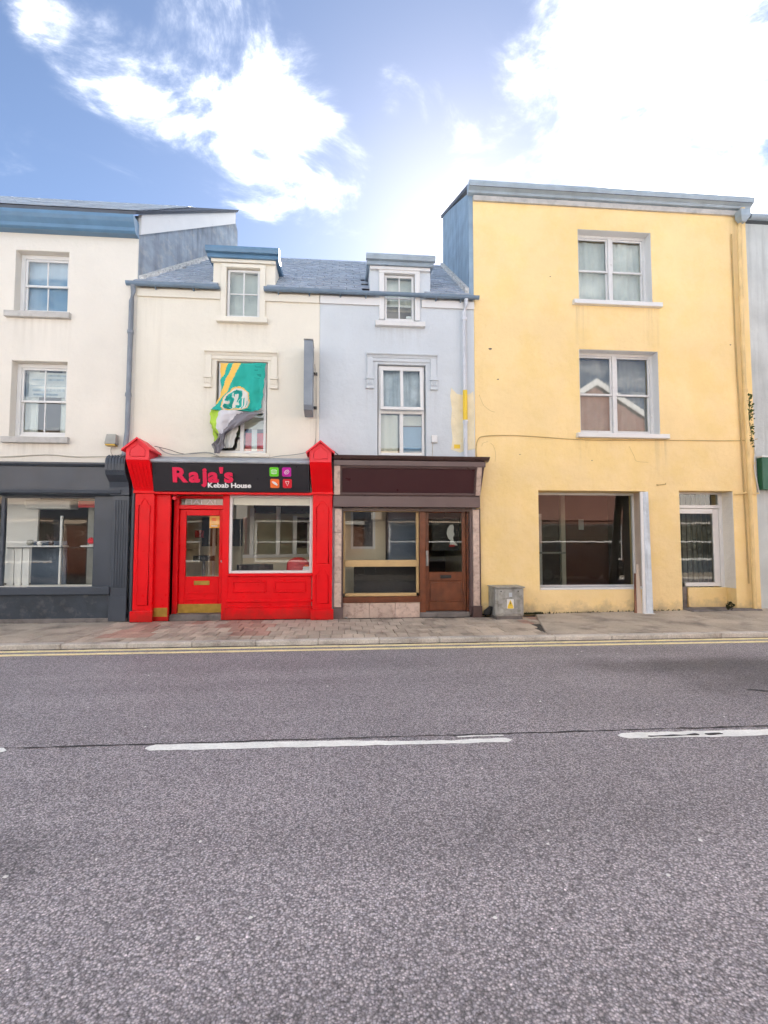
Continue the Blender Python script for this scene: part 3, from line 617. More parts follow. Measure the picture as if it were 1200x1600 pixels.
def dormer(h, x0, x1, wx0, wx1, wz0, wz1, wallm, trim, capm, capx0, capx1):
    d_ = MB().box(x0, wx0-.1, .0, 1.1, 6.36, 6.94).box(wx1+.1, x1, .0, 1.1, 6.36, 6.94).box(wx0-.1, wx1+.1, .03, 1.1, wz1+.06, 6.94).build('dormer', wallm, h, bevel=.006)
    # raised surround round the window
    MB().box(wx0-.115, wx0-.01, -.05, .12, wz0-.01, wz1+.01).box(wx1+.01, wx1+.115, -.05, .12, wz0-.01, wz1+.01).box(wx0-.115, wx1+.115, -.05, .12, wz1+.01, wz1+.085).build('window_surround', trim, d_, bevel=.006)
    MB().hexa([(capx0,-.12,6.92),(capx1,-.12,6.92),(capx1,1.25,7.02),(capx0,1.25,7.02),(capx0,-.12,7.06),(capx1,-.12,7.06),(capx1,1.25,7.12),(capx0,1.25,7.12)]).build('dormer_roof', capm, d_, bevel=.008)
    MB().prism([(-.12,6.99),(-.19,7.0),(-.21,7.06),(-.21,7.10),(-.12,7.10)], 'X', capx0-.02, capx1+.02).build('dormer_gutter', capm, d_)
    bx('dormer_fascia', trim, d_, capx0+.06, capx1-.06, -.07, -.002, 6.86, 6.92)
    # four-light casement
    f = MB(); y = .03; fr = .045; xm, zm = (wx0+wx1)/2, wz0+(wz1-wz0)*.5
    f.box(wx0,wx0+fr,y,y+.06,wz0,wz1).box(wx1-fr,wx1,y,y+.06,wz0,wz1).box(wx0+fr,wx1-fr,y,y+.06,wz0,wz0+fr).box(wx0+fr,wx1-fr,y,y+.06,wz1-fr,wz1)
    f.box(xm-.013,xm+.013,y+.01,y+.045,wz0+fr,wz1-fr).box(wx0+fr,xm-.013,y+.01,y+.045,zm-.012,zm+.012).box(xm+.013,wx1-fr,y+.01,y+.045,zm-.012,zm+.012)
    wn = f.build('window', 'white', h, bevel=.004)
    for (a, b) in ((wx0+fr-.005, xm-.01), (xm+.01, wx1-fr+.005)):
        for (c, e) in ((wz0+fr-.005, zm-.008), (zm+.008, wz1-fr+.005)): MB().box(a, b, y+.022, y+.028, c, e).build('pane', 'glass', wn)
    return d_, wn
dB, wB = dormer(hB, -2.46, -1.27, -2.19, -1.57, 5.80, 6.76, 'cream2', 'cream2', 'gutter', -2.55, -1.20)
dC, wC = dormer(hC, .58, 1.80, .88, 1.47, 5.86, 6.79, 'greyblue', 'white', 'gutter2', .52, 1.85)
sill(wB, -2.36, -1.40, 5.67, 5.79, -.11, .05, 'cream2'); sill(wC, .69, 1.68, 5.71, 5.83, -.10, .05, 'whiteold')
curtain(hB, -2.17, -1.58, 5.82, 6.74, .16, 'curtain', .003, 'blind'); curtain(hC, .90, 1.45, 6.20, 6.77, .16, 'curtain', .003, 'blind')  # pale sheets added behind the dormer glass in place of bright reflections
bx('window_sticker', 'paper', hC, 1.32, 1.44, .075, .078, 5.93, 5.98)
# hood mouldings over the first-floor windows
def hood(h, x0, x1, zt, mat, zc):
    mb = MB(); mb.prism([(-.002,zt-.09),(-.03,zt-.09),(-.05,zt-.05),(-.085,zt-.03),(-.085,zt),(-.002,zt+.015)], 'X', x0, x1)
    mb.box(x0+.06, x1-.06, -.025, -.002, zt-.16, zt-.092)
    mb.box(x0+.01, x0+.13, -.045, -.002, zc+.24, zt-.092).box(x1-.13, x1-.01, -.045, -.002, zc+.24, zt-.092)
    ho = mb.build('hood_moulding', mat, h, bevel=.005)
    for a in (x0-.01, x1-.14):
        c = MB().box(a, a+.15, -.07, -.002, zc+.18, zc+.235).box(a+.01, a+.14, -.05, -.002, zc+.07, zc+.178).box(a, a+.15, -.055, -.002, zc, zc+.066)
        for k in range(3): c.box(a+.022+k*.038, a+.045+k*.038, -.062, -.05, zc+.08, zc+.17)
        c.build('corbel', mat, ho, bevel=.004)
    return ho
hood(hB, -2.58, -1.20, 5.12, 'cream2', 4.40); hood(hC, .52, 1.92, 5.17, 'greyblue', 4.46)
# first-floor window of the ivory house
def two_tier(h, x0, x1, z0, z1, zt, y, openlight, mat='white'):
    fr = .05; xm = (x0+x1)/2
    f = MB().box(x0,x0+fr,y,y+.07,z0,z1).box(x1-fr,x1,y,y+.07,z0,z1).box(x0+fr,x1-fr,y,y+.07,z0,z0+fr).box(x0+fr,x1-fr,y,y+.07,z1-fr,z1).box(x0+fr,x1-fr,y,y+.07,zt-.04,zt+.03).box(xm-.035,xm+.035,y,y+.07,z0+fr,zt-.04)
    wn = f.build('window', mat, h, bevel=.005)
    for a, b in ((x0+fr-.005, xm-.03), (xm+.03, x1-fr+.005)): MB().box(a, b, y+.03, y+.036, z0+fr-.005, zt-.035).build('pane', 'glass', wn)
    s = MB(); a, b, c, e = x0+.035, x1-.035, zt+.015, z1-.035; o_ = openlight
    P = lambda x, yy, z: (x, yy - o_*(e-z)/(e-c), z)           # top-hung light pushed out at its foot
    def bar(xa, xb, za, zb): s.hexa([P(xa,y-.02,za),P(xb,y-.02,za),P(xb,y+.03,za),P(xa,y+.03,za),P(xa,y-.02,zb),P(xb,y-.02,zb),P(xb,y+.03,zb),P(xa,y+.03,zb)])
    bar(a,a+.06,c,e); bar(b-.06,b,c,e); bar(a+.06,b-.06,c,c+.06); bar(a+.06,b-.06,e-.06,e); bar(xm-.03,xm+.03,c+.06,e-.06)
    so_ = s.build('top_light', mat, wn, bevel=.004)
    for xa, xb in ((a+.055, xm-.025), (xm+.025, b-.055)):
        g = MB(); za, zb = c+.055, e-.055
        g.hexa([P(xa,y+.0,za),P(xb,y,za),P(xb,y+.006,za),P(xa,y+.006,za),P(xa,y,zb),P(xb,y,zb),P(xb,y+.006,zb),P(xa,y+.006,zb)]).build('pane', 'glass', wn)
    return wn
wB1 = two_tier(hB, -2.33, -1.42, 3.15, 4.92, 3.98, .06, .0)
wC1 = two_tier(hC, .76, 1.68, 3.16, 4.95, 4.03, .07, .10)
bx('window_sill', 'cream2', wB1, -2.42, -1.34, -.05, .06, 3.07, 3.14, bevel=.006)
bx('red_board', 'redcap', hB, -1.85, -1.42, .30, .32, 3.18, 3.60); bx('red_board', 'redseat', hB, -1.86, -1.44, .27, .29, 3.16, 3.30); bx('white_upright', 'white', hB, -1.72, -1.62, .24, .26, 3.16, 3.66); bx('blind', 'blind', hB, -1.86, -1.42, .22, .225, 3.66, 3.95)
bx('green_cloth', 'leaf', hB, -2.05, -1.90, .25, .26, 3.5, 3.95)
curtain(hC, .78, 1.16, 3.17, 4.0, .22, 'blind', .012); bx('blue_blind', 'blind_and_sky', hC, 1.25, 1.66, .3, .31, 3.17, 3.78); bx('blind', 'blind', hC, 1.25, 1.66, .26, .265, 3.80, 4.0)
curtain(hC, .80, 1.64, 4.07, 4.9, .20, 'weathered', .006)  # pale sheet close behind the top lights, added to brighten the panes
# pipes, boxes and wires of the two houses
pipe(hB, [(-3.90,-.13,6.30),(-3.90,-.10,6.18),(-3.93,-.09,6.0),(-3.94,-.09,3.5),(-3.955,-.10,3.3),(-3.97,-.12,3.05)], .045, 'pipegrey', clips=((-3.935,-.09,5.4),(-3.94,-.09,4.2)))
pipe(hC, [(2.50,-.13,6.30),(2.50,-.10,6.2),(2.47,-.09,6.05),(2.47,-.09,3.1)], .042, 'pipepale', clips=((2.47,-.09,5.9),(2.47,-.09,3.82)))
pipe(hC, [(2.47,-.09,3.84),(2.47,-.09,4.45)], .046, 'yellowmark', 'painted_pipe_length')
pts = [(2.20,3.28),(2.23,3.5),(2.20,3.8),(2.22,4.1),(2.19,4.35),(2.21,4.52),(2.27,4.46),(2.33,4.40),(2.45,4.38),(2.58,4.40),(2.66,4.46),(2.68,4.2),(2.67,3.6),(2.68,3.3),(2.5,3.26),(2.38,3.22)]
MB().prism(pts, 'Y', -.004, .0).build('bare_patch', 'peel', hC); bx('paint_splash', 'yellowmark', hC, 2.26, 2.38, -.008, -.0045, 3.30, 3.38)
t = thing('junction_box', (1.86, -.002, 3.4), 'small white junction box right of the grey house window', 'box')
bx('case', 'white', t, 1.80, 1.92, -.05, -.002, 3.40, 3.55, bevel=.008); bx('lid', 'white', t, 1.81, 1.91, -.056, -.0505, 3.41, 3.54)
def wire(name, pts, r, mat, label=None, parent=None):
    out = []
    P = [Vector(p) for p in pts]
    for i in range(len(P)-1):
        p0, p1, p2, p3 = P[max(i-1, 0)], P[i], P[i+1], P[min(i+2, len(P)-1)]
        for k in range(5):
            s = k/5; out.append(.5*((2*p1)+(p2-p0)*s+(2*p0-5*p1+4*p2-p3)*s*s+(3*p1-p0-3*p2+p3)*s**3))
    out.append(P[-1])
    o = MB().tube(out, r, 6).build(name, mat, parent, loc=None if parent else P[0])
    if label: tag(o, label, 'cable')
    return o
wire('lead', [(1.83,-.01,3.4),(1.825,-.01,3.25),(1.82,-.01,3.1)], .006, 'cablegrey', parent=t)

# ---- the red shopfront
def gable_pilaster(h, x0, x1, xb0, xb1):
    """red pilaster with a fluted, house-shaped console; the console stands forward of the shaft"""
    yb = -.15; p = MB().box(xb0, xb1, yb, -.002, .0, 2.36).build('pilaster', 'red', h, bevel=.006)
    pl_ = MB().box(xb0-.03, xb1+.03, yb-.05, yb-.002, .0, .2).build('plinth', 'red', p, bevel=.012)
    a, b = xb0+.07, xb1-.07
    def molding(z0, z1):
        n = 10; c = (a+b)/2; w_ = (b-a)/2
        top = [(a, z1-.10), (a+.035, z1-.08), (a+.06, z1-.02)] + [(c+ (w_-.07)*math.cos(math.pi-math.pi*i/6), z1-.02+.035*math.sin(math.pi*i/6)) for i in range(1, 6)] + [(b-.06, z1-.02), (b-.035, z1-.08), (b, z1-.10)]
        pth = [(a, z0)] + top + [(b, z0), (a, z0)]
        MB().tube([(x, yb-.003, z) for x, z in pth], .009, 6).build('panel_moulding', 'red', p)
    if x0 > -1: molding(1.05, 2.2); molding(.3, .93)
    else: molding(.3, 2.22)
    # fluted console leaning forward as it rises
    y0, y1 = -.47, -.17; w0, w1 = (x0, x1), (xb0-.01, xb1+.01)
    c = MB().hexa([(w1[0],y1,2.37),(w1[1],y1,2.37),(w1[1],-.002,2.37),(w1[0],-.002,2.37),(w0[0],y0,2.92),(w0[1],y0,2.92),(w0[1],-.002,2.92),(w0[0],-.002,2.92)])
    c.box(w1[0]-.012, w1[1]+.012, y1-.03, -.002, 2.345, 2.395)
    co = c.build('console', 'red', p, bevel=.004)
    for i in range(5):
        f = MB(); u0 = .13+i*.16; wd = .07
        def q(u, v, o): # point on the leaning face
            xa = w1[0]+(w0[0]-w1[0])*v; xb = w1[1]+(w0[1]-w1[1])*v; return (xa+(xb-xa)*u, y1+(y0-y1)*v-o, 2.37+.55*v)
        f.hexa([q(u0,.14,.014),q(u0+wd,.14,.014),q(u0+wd,.14,-.01),q(u0,.14,-.01),q(u0,.9,.014),q(u0+wd,.9,.014),q(u0+wd,.9,-.01),q(u0,.9,-.01)]).build('fluting', 'red', co)
    xm = (x0+x1)/2; hh = .19+(x1-x0)*.5*.0
    bodyt = 3.13; apex = 3.30
    MB().prism([(x0,2.922),(x1,2.922),(x1,bodyt),(xm,apex-.02),(x0,bodyt)], 'Y', y0, -.002).build('gablet', 'redcap', co, bevel=.004)
    for s in (-1, 1):
        e = x1+.06 if s > 0 else x0-.06
        MB().hexa([(xm,y0-.06,apex-.015),(e,y0-.06,bodyt-.06),(e,-.01,bodyt-.06),(xm,-.01,apex-.015),(xm,y0-.06,apex+.02),(e,y0-.06,bodyt-.025),(e,-.01,bodyt-.025),(xm,-.01,apex+.02)]).build('gablet_roof', 'redcap', co)
    pth = [(x0+.07,2.98),(x0+.07,3.09),(x0+.10,3.13),(xm-.02,3.19),(xm,3.215),(xm+.02,3.19),(x1-.10,3.13),(x1-.07,3.09),(x1-.07,2.98),(x0+.07,2.98)]
    MB().tube([(x, y0-.002, z) for x, z in pth], .008, 6).build('gablet_moulding', 'redcap', co)
gable_pilaster(hB, -3.80, -3.40, -3.74, -3.40); gable_pilaster(hB, -.55, -.15, -.50, -.13)
fa = MB().hexa([(-3.39,-.24,2.38),(-.56,-.24,2.38),(-.56,-.002,2.38),(-3.39,-.002,2.38),(-3.39,-.36,2.89),(-.56,-.36,2.89),(-.56,-.002,2.89),(-3.39,-.002,2.89)]).build('fascia_sign', 'black', hB, bevel=.004)
MB().prism([(-.002,2.892),(-.37,2.892),(-.39,2.91),(-.39,2.95),(-.30,2.97),(-.002,3.06)], 'X', -3.40, -.55).build('lead_capping', 'lead', hB, bevel=.004)
bx('soffit_rail', 'red', hB, -3.39, -.52, -.20, -.002, 2.335, 2.378, bevel=.004)
ft = -math.atan(.12/.51)
yz = lambda z: -.24-.12*(z-2.38)/.51-.012
ft = -ft
def on_sign(parent, s, x0, x1, z, h, mat, bold): letters(parent, s, x0, x1, z, h, yz(z), mat, bold, .010, tilt=ft)
on_sign(fa, "Raja's", -3.03, -1.95, 2.555, .255, 'pink', .039)
on_sign(fa, 'Kebab House', -2.41, -1.63, 2.455, .085, 'swhite', .028)
def sq(x0, z0, m, extra):
    s_ = .165; pts = []
    for cx, cz, a0 in ((s_-.025,.025,-90), (s_-.025,s_-.025,0), (.025,s_-.025,90), (.025,.025,180)):
        for k in range(4): t_ = R(a0+k*30); pts.append((x0+cx+.025*math.cos(t_), z0+cz+.025*math.sin(t_)))
    vs = [(x, yz(z)-.0, z) for x, z in pts] + [(x, yz(z)+.02, z) for x, z in pts]; n = len(pts)
    o = MB().add(vs, [(i, (i+1) % n, n+(i+1) % n, n+i) for i in range(n)] + [tuple(range(n))[::-1], tuple(range(n, 2*n))]).build('sign_square', m, fa)
    for tb in extra: MB().tube([(x0+x, yz(z0+z)-.001, z0+z) for x, z in tb[0]], tb[1], 6).build('pictogram', tb[2], o)
sq(-1.29, 2.665, 'sgreen', [([(.03,.10),(.05,.115),(.11,.115),(.135,.10)], .007, 'swhite'), ([(.03,.08),(.135,.08)], .006, 'swhite'), ([(.035,.06),(.06,.05),(.11,.05),(.13,.06)], .007, 'swhite')])
sq(-1.06, 2.665, 'smag', [([(.04,.07),(.07,.11),(.11,.12),(.13,.09),(.10,.05),(.06,.045),(.04,.07)], .006, 'swhite'), ([(.06,.06),(.12,.11)], .005, 'swhite')])
sq(-1.28, 2.455, 'sorange', [([(.04,.12),(.06,.09),(.09,.07),(.13,.05)], .016, 'swhite'), ([(.07,.11),(.12,.07)], .012, 'swhite')])
sq(-1.05, 2.455, 'sred', [([(.05,.12),(.085,.04),(.115,.12)], .006, 'swhite'), ([(.05,.12),(.115,.12)], .006, 'swhite')])
# door side panel, door recess, door, transom
bx('side_panel', 'red', hB, -3.40, -3.14, -.06, .34, .0, 2.335, bevel=.005)
bx('door_jamb', 'red', hB, -3.14, -3.05, .15, .32, .08, 2.335, bevel=.005); bx('door_post', 'red', hB, -2.19, -2.07, -.03, .32, .0, 2.335, bevel=.005)
bx('threshold', 'skirt', hB, -3.14, -2.19, .02, .34, -.02, .10, bevel=.01)
bx('door_head', 'red', hB, -3.05, -2.19, .18, .32, 2.285, 2.335); bx('transom_rail', 'red', hB, -3.05, -2.19, .17, .32, 2.08, 2.16, bevel=.006)
tp = bx('transom_pane', 'glassshop', hB, -3.05, -2.19, .25, .256, 2.16, 2.285)
bx('blind', 'blind', hB, -2.66, -2.2, .275, .28, 2.16, 2.28)
letters(hB, 'HALAL', -2.96, -2.32, 2.175, .09, .245, 'swhite', .0, .002)
dr = MB().box(-3.045,-2.93,.23,.28,.25,2.075).box(-2.305,-2.195,.23,.28,.25,2.075).box(-2.93,-2.305,.23,.28,1.96,2.075).box(-2.93,-2.305,.23,.28,.25,.79).build('door', 'red', hB, bevel=.006)
MB().box(-2.935,-2.30,.252,.258,.785,1.965).build('pane', 'glassshop', dr)
MB().box(-2.88,-2.36,.218,.2285,.34,.38).box(-2.88,-2.36,.218,.2285,.46,.50).build('panel_moulding', 'red', dr, bevel=.006)
MB().box(-2.76,-2.47,.215,.2285,.63,.71).box(-2.73,-2.50,.209,.2145,.65,.69).build('letter_plate', 'brass', dr, bevel=.003)
MB().tube([(-2.245,.17,1.18),(-2.245,.165,1.40)], .011, 8).tube([(-2.245,.23,1.19),(-2.245,.17,1.19)], .008, 6).tube([(-2.245,.23,1.39),(-2.245,.17,1.39)], .008, 6).build('handle', 'red', dr)
MB().tube([(-2.25,.232,1.08),(-2.25,.215,1.08)], .02, 10).build('lock', 'steel', dr)
MB().box(-3.05,-2.19,.216,.2285,.105,.27).build('kick_plate', 'brass', dr)
bx('kick_board', 'brass', hB, -3.39, -3.15, -.068, -.0605, .08, .24)
t = thing('notice', (-2.42, .27, 1.74), 'orange notice stuck inside the red shop door glass', 'notice'); bx('sheet', 'orange', t, -2.50, -2.31, .266, .27, 1.72, 1.955); bx('print', 'sorange', t, -2.46, -2.38, .2645, .2655, 1.86, 1.92); bx('print', 'paper', t, -2.47, -2.35, .2645, .2655, 1.75, 1.77)
MB().tube([(-3.06,-.02,2.335),(-3.06,-.02,2.31)], .03, 10).tube([(-3.06,-.02,2.31),(-3.06,-.06,2.27),(-3.06,-.12,2.265)], [.03,.038,.032], 10).build('dome_lamp', 'redcap', hB)
# shop window and stallriser
fw = MB().box(-2.07,-2.02,.0,.09,.86,2.335).box(-.565,-.52,.0,.09,.86,2.335).box(-2.02,-.565,.0,.09,.86,.91).box(-2.02,-.565,.0,.09,2.30,2.335).build('shop_window', 'white', hB, bevel=.004)
MB().box(-2.025,-.56,.04,.05,.905,2.305).build('pane', 'glassshop', fw)
st = MB().box(-2.07,-.52,-.03,.33,.0,.80).build('stallriser', 'red', hB, bevel=.004)
MB().box(-2.07,-.50,-.075,.10,.802,.86).build('sill', 'red', st, bevel=.012)
for a, b in ((-1.99,-1.36), (-1.22,-.62)):
    MB().box(a,b,-.052,-.031,.50,.53).box(a,b,-.052,-.031,.69,.72).box(a,a+.03,-.052,-.031,.53,.69).box(b-.03,b,-.052,-.031,.53,.69).build('panel_moulding', 'red', st, bevel=.008)
MB().box(-2.10,-.505,-.06,-.031,.32,.37).build('moulding', 'red', st, bevel=.012); MB().box(-2.11,-.505,-.085,-.031,.005,.22).box(-2.11,-.505,-.07,-.031,.22,.25).build('skirting', 'red', st, bevel=.01)
# inside: cream walls, white glazed screen, tables, seat
bx('dado', 'inwall', hB, -3.7, -.56, 2.85, 2.9, .04, 1.25); bx('upper_wall', 'inwall', hB, -3.7, -.56, 2.87, 2.92, 1.27, 2.7); bx('menu_board', 'signbrown', hB, -1.05, -.58, 2.80, 2.86, 1.30, 2.05); bx('menu_board', 'signbrown', hB, -2.0, -.58, 2.3, 2.33, 2.12, 2.55); bx('dark_hatch', 'indark', hB, -3.3, -2.95, 2.80, 2.86, 1.35, 2.05); bx('dark_hatch', 'indark', hB, -2.6, -2.35, 2.80, 2.86, 1.35, 2.0); bx('white_pipe', 'white', hB, -2.86, -2.80, 2.0, 2.06, .05, 2.7); bx('red_box', 'redseat', hB, -3.30, -3.12, 2.2, 2.3, 1.55, 1.72)
bx('blind', 'blind', hB, -2.04, -.55, .12, .15, 2.16, 2.33)
scn = MB()
for (x, z1) in ((-1.92, 2.2), (-1.38, 2.25), (-1.02, 2.05), (-.70, 1.90)): scn.box(x-.045, x+.045, 1.6+.5*(x+1.92), 1.67+.5*(x+1.92), 1.16, z1)
scn.hexa([(-2.1,1.55,1.10),(-.66,2.25,1.10),(-.66,2.33,1.10),(-2.1,1.63,1.10),(-2.1,1.55,1.17),(-.66,2.25,1.17),(-.66,2.33,1.17),(-2.1,1.63,1.17)])
so2 = scn.build('serving_screen', 'white', hB)
MB().hexa([(-2.1,1.60,.04),(-.66,2.30,.04),(-.66,2.34,.04),(-2.1,1.64,.04),(-2.1,1.60,1.098),(-.66,2.30,1.098),(-.66,2.34,1.098),(-2.1,1.64,1.098)]).build('counter_front', 'inwall', hB)
MB().hexa([(-2.1,1.60,1.172),(-.66,2.30,1.172),(-.66,2.31,1.172),(-2.1,1.61,1.172),(-2.1,1.60,2.0),(-.66,2.30,1.9),(-.66,2.31,1.9),(-2.1,1.61,2.0)]).build('screen_pane', 'glass', so2)
def table(x, y, rx, ry, zt, label):
    t = thing('cafe_table', (x, y, .04), label, 'table', 'tables in the red shop')
    n = 20; MB().prism([(x+rx*math.cos(2*math.pi*k/n), y+ry*math.sin(2*math.pi*k/n)) for k in range(n)], 'Z', zt-.11, zt).build('tabletop', 'darkwood', t, bevel=.006)
    MB().tube([(x,y,.06),(x,y,zt-.111)], .03, 10).build('leg', 'steel', t); MB().tube([(x,y,.041),(x,y,.06),(x,y,.075)], [.22,.2,.04], 14).build('foot', 'steel', t)
table(-1.68, .62, .36, .2, 1.0, 'dark oval table just inside the red shop window'); table(-2.86, 1.3, .22, .2, 1.16, 'small dark round table seen through the red shop door')
t = thing('chair', (-.83, .8, .04), 'red vinyl chair at the right end of the red shop window', 'chair')
mb = MB(); pts = []
for i in range(9):
    u = i/8; zc = .70+.44*u; hw = (.20+.03*math.sin(u*math.pi))*(1 if u < .75 else math.sqrt(max(.1, 1-((u-.75)/.27)**2)))
    for j in range(9):
        v = j/8*2-1; pts.append((-.83+hw*v, .60+.05*(1-v*v)*-1+.1*u, zc))
F = [(i*9+j, i*9+j+1, (i+1)*9+j+1, (i+1)*9+j) for i in range(8) for j in range(8)]
bo = mb.add(pts, F, 0, True).build('backrest', 'redseat', t); sm_ = bo.modifiers.new('t', 'SOLIDIFY'); sm_.thickness = .05
bx('seat', 'redseat', t, -1.04, -.62, .66, 1.06, .52, .60, bevel=.03)
for a, b in ((-1.0,.70),(-.66,.70),(-1.0,1.02),(-.66,1.02)): MB().tube([(a,b,.04),(a,b,.53)], .014, 8).build('leg', 'steel', t)
bx('display_ledge', 'white', hB, -.70, -.56, .12, .5, .90, .93); 
t = thing('food_tray', (-.63, .3, .932), 'white tray of food at the right end of the red shop window', 'tray'); bx('tray', 'paper', t, -.70, -.575, .2, .42, .932, .97, bevel=.008); MB().tube([(-.67,.31,.985),(-.60,.30,.985)], .02, 8).build('food', 'sorange', t)
bx('dark_gap_filler', 'cable', hB, -3.838, -3.745, -.05, -.002, .0, 2.36); MB().tube([(-3.79,-.085,.0),(-3.79,-.085,2.9)], .035, 10).build('lower_downpipe', 'darkshop', hB)  # black filler paints in the dark gap between the two pilasters
# sign box, flags, lamp, cables
t = thing('projecting_sign', (-.58, -.1, 3.9), 'blank dark blue grey sign box projecting above the red shop', 'sign')
sb = MB().prism([(-.52,3.97),(-.47,3.89),(-.10,3.84),(-.10,5.19),(-.52,5.19)], 'X', -.665, -.505).build('box', 'pipegrey', t, bevel=.008)
MB().box(-.672,-.498,-.53,-.09,5.195,5.215).build('cap', 'steel', t, bevel=.003)
for z in (4.05, 4.72): MB().tube([(-.53,-.12,z),(-.50,-.06,z),(-.47,-.004,z)], .012, 8).box(-.50,-.44,-.02,-.002,z-.03,z+.03).build('bracket', 'cable', t)
wire('lead', [(-.49,-.05,4.9),(-.46,-.02,4.6),(-.455,-.015,4.0),(-.46,-.015,3.3)], .006, 'cablegrey', parent=t)
def cloth(name, rows, nu, fcol, label, ywave, cat='flag'):
    """cloth between two edges: rows of ((x,y,z) left, (x,y,z) right), colour printed per face"""
    from_l = [Vector(a) for a, b in rows]; from_r = [Vector(b) for a, b in rows]; nv = 70
    def samp(L_, t_):
        q = t_*(len(L_)-1); i = min(int(q), len(L_)-2); s = q-i; s = s*s*(3-2*s)*.5+s*.5; return L_[i].lerp(L_[i+1], s)
    org = from_l[0]; vs = []; fs = []; cols = []
    for j in range(nv+1):
        a, b = samp(from_l, j/nv), samp(from_r, j/nv)
        for i in range(nu+1):
            p = a.lerp(b, i/nu); p.y += ywave(i/nu, j/nv); p.x += .008*math.sin(j*.5+i*.2); vs.append(p-org)
    for j in range(nv):
        for i in range(nu): fs.append((j*(nu+1)+i, j*(nu+1)+i+1, (j+1)*(nu+1)+i+1, (j+1)*(nu+1)+i)); cols.append(fcol((i+.5)/nu, 1-(j+.5)/nv))
    me = bpy.data.meshes.new(name); me.from_pydata(vs, [], fs); at = me.color_attributes.new('print', 'FLOAT_COLOR', 'CORNER')
    for p in me.polygons:
        p.use_smooth = True
        for li in p.loop_indices: at.data[li].color = (*cols[p.index], 1)
    me.materials.append(K['flag']); o = bpy.data.objects.new(name, me); col.objects.link(o); o.location = org
    s = o.modifiers.new('t', 'SOLIDIFY'); s.thickness = .002
    return tag(o, label, cat)
K['flag'] = attr_mat('printed_flag_cloth', 'print')
G, GO, WH, DG = (.03, .40, .33), (.82, .52, .12), (.66, .65, .60), (.02, .27, .23)
def flag1(u, v):
    q = (u*.85) + (1-v)*1.0                                       # diagonal gold bars in the top left
    if u + (1-v) < .72 and (.0 < u*1.0+(1-v)*.62 < .19 or .30 < u+(1-v)*.62 < .46): return GO
    dx, dz = (u-.42)/.30, (v-.30)/.31; r = math.hypot(dx, dz)
    if r < 1.0:
        if r > .93: return GO
        if r > .84: return WH
        if dz < -.55: return GO if dz > -.72 else G
        if dx > .30: return WH if (int(dx*9) % 2 == 0 or dz > .3) else G
        if abs(dx+.1) < .12 and dz < .5: return WH
        n_ = mnoise.noise((u*14, v*14, 2)); return DG if n_ > .0 else (G if n_ > -.35 else WH)
    if .76 < u < .92 and .72 < v < .96 and mnoise.noise((u*6, v*46, 5)) > .22: return DG
    return G
cloth('flag', [((-2.29,-.03,4.88),(-1.43,-.02,4.90)), ((-2.27,-.05,4.60),(-1.45,-.03,4.6)), ((-2.26,-.07,4.3),(-1.47,-.05,4.3)), ((-2.34,-.12,4.02),(-1.50,-.08,4.0)), ((-2.42,-.13,3.93),(-1.55,-.10,3.94))], 70, flag1,
      'green flag with gold stripes and round crest hung at the ivory house window', lambda u, v: .030*math.sin(u*13+v*4)*(.35+v) + .014*math.sin(u*27-v*9)*(.3+v) + .010*math.sin(u*5+v*16))
LI, WF, CH = (.42, .62, .08), (.62, .61, .64), (.22, .21, .23)
def flag2(u, v):
    w_ = 1-v
    if w_ > .62: return CH if u > .12 else (.3, .3, .3)
    if u < .16: return LI
    return WF if u < .60-.25*w_ else CH
cloth('flag', [((-2.42,-.14,3.95),(-1.44,-.12,3.90)), ((-2.43,-.16,3.84),(-1.56,-.16,3.86)), ((-2.42,-.17,3.68),(-1.72,-.19,3.74)), ((-2.36,-.18,3.54),(-1.92,-.20,3.62)), ((-2.23,-.19,3.44),(-2.14,-.19,3.46)), ((-2.36,-.22,3.26),(-2.14,-.2,3.24)), ((-2.31,-.25,3.10),(-2.22,-.24,3.09))], 50, flag2,
      'twisted charcoal and white flag dangling below the green flag', lambda u, v: .035*math.sin(u*11+v*6)*(1-.4*v)+.02*math.sin(u*23-v*9))
cloth('flag', [((-2.33,-.05,3.97),(-1.86,-.05,3.97)), ((-2.34,-.06,3.75),(-1.90,-.05,3.74)), ((-2.30,-.06,3.5),(-1.96,-.05,3.5)), ((-2.27,-.06,3.22),(-2.02,-.05,3.24))], 40, lambda u, v: (.62, .62, .58) if mnoise.noise((u*3, v*2, 4)) > -.25 else (.40, .44, .36),
      'pale grey cloth hanging behind the charcoal flag down to the sill', lambda u, v: .02*math.sin(u*14+v*2)+.008*math.sin(u*33))
cloth('flag', [((-2.42,-.10,3.90),(-2.33,-.09,3.88)), ((-2.40,-.09,3.6),(-2.35,-.08,3.6)), ((-2.36,-.08,3.36),(-2.28,-.07,3.34)), ((-2.36,-.07,3.2),(-2.32,-.07,3.2))], 12, lambda u, v: LI,
      'thin lime green strip of cloth hanging left of the charcoal flag', lambda u, v: .01*math.sin(v*14))
t = thing('floodlight', (-4.19, 0, 3.22), 'small grey floodlight on the cream wall above the dark shopfront', 'lamp')
MB().hexa([(-4.30,-.20,3.25),(-4.10,-.20,3.25),(-4.10,-.05,3.25),(-4.30,-.05,3.25),(-4.285,-.15,3.44),(-4.115,-.15,3.44),(-4.115,-.03,3.44),(-4.285,-.03,3.44)]).build('housing', 'plastic', t, bevel=.008)
bx('lens', 'brass', t, -4.285, -4.115, -.19, -.06, 3.22, 3.249); bx('bracket', 'plastic', t, -4.24, -4.16, -.05, -.002, 3.30, 3.36)
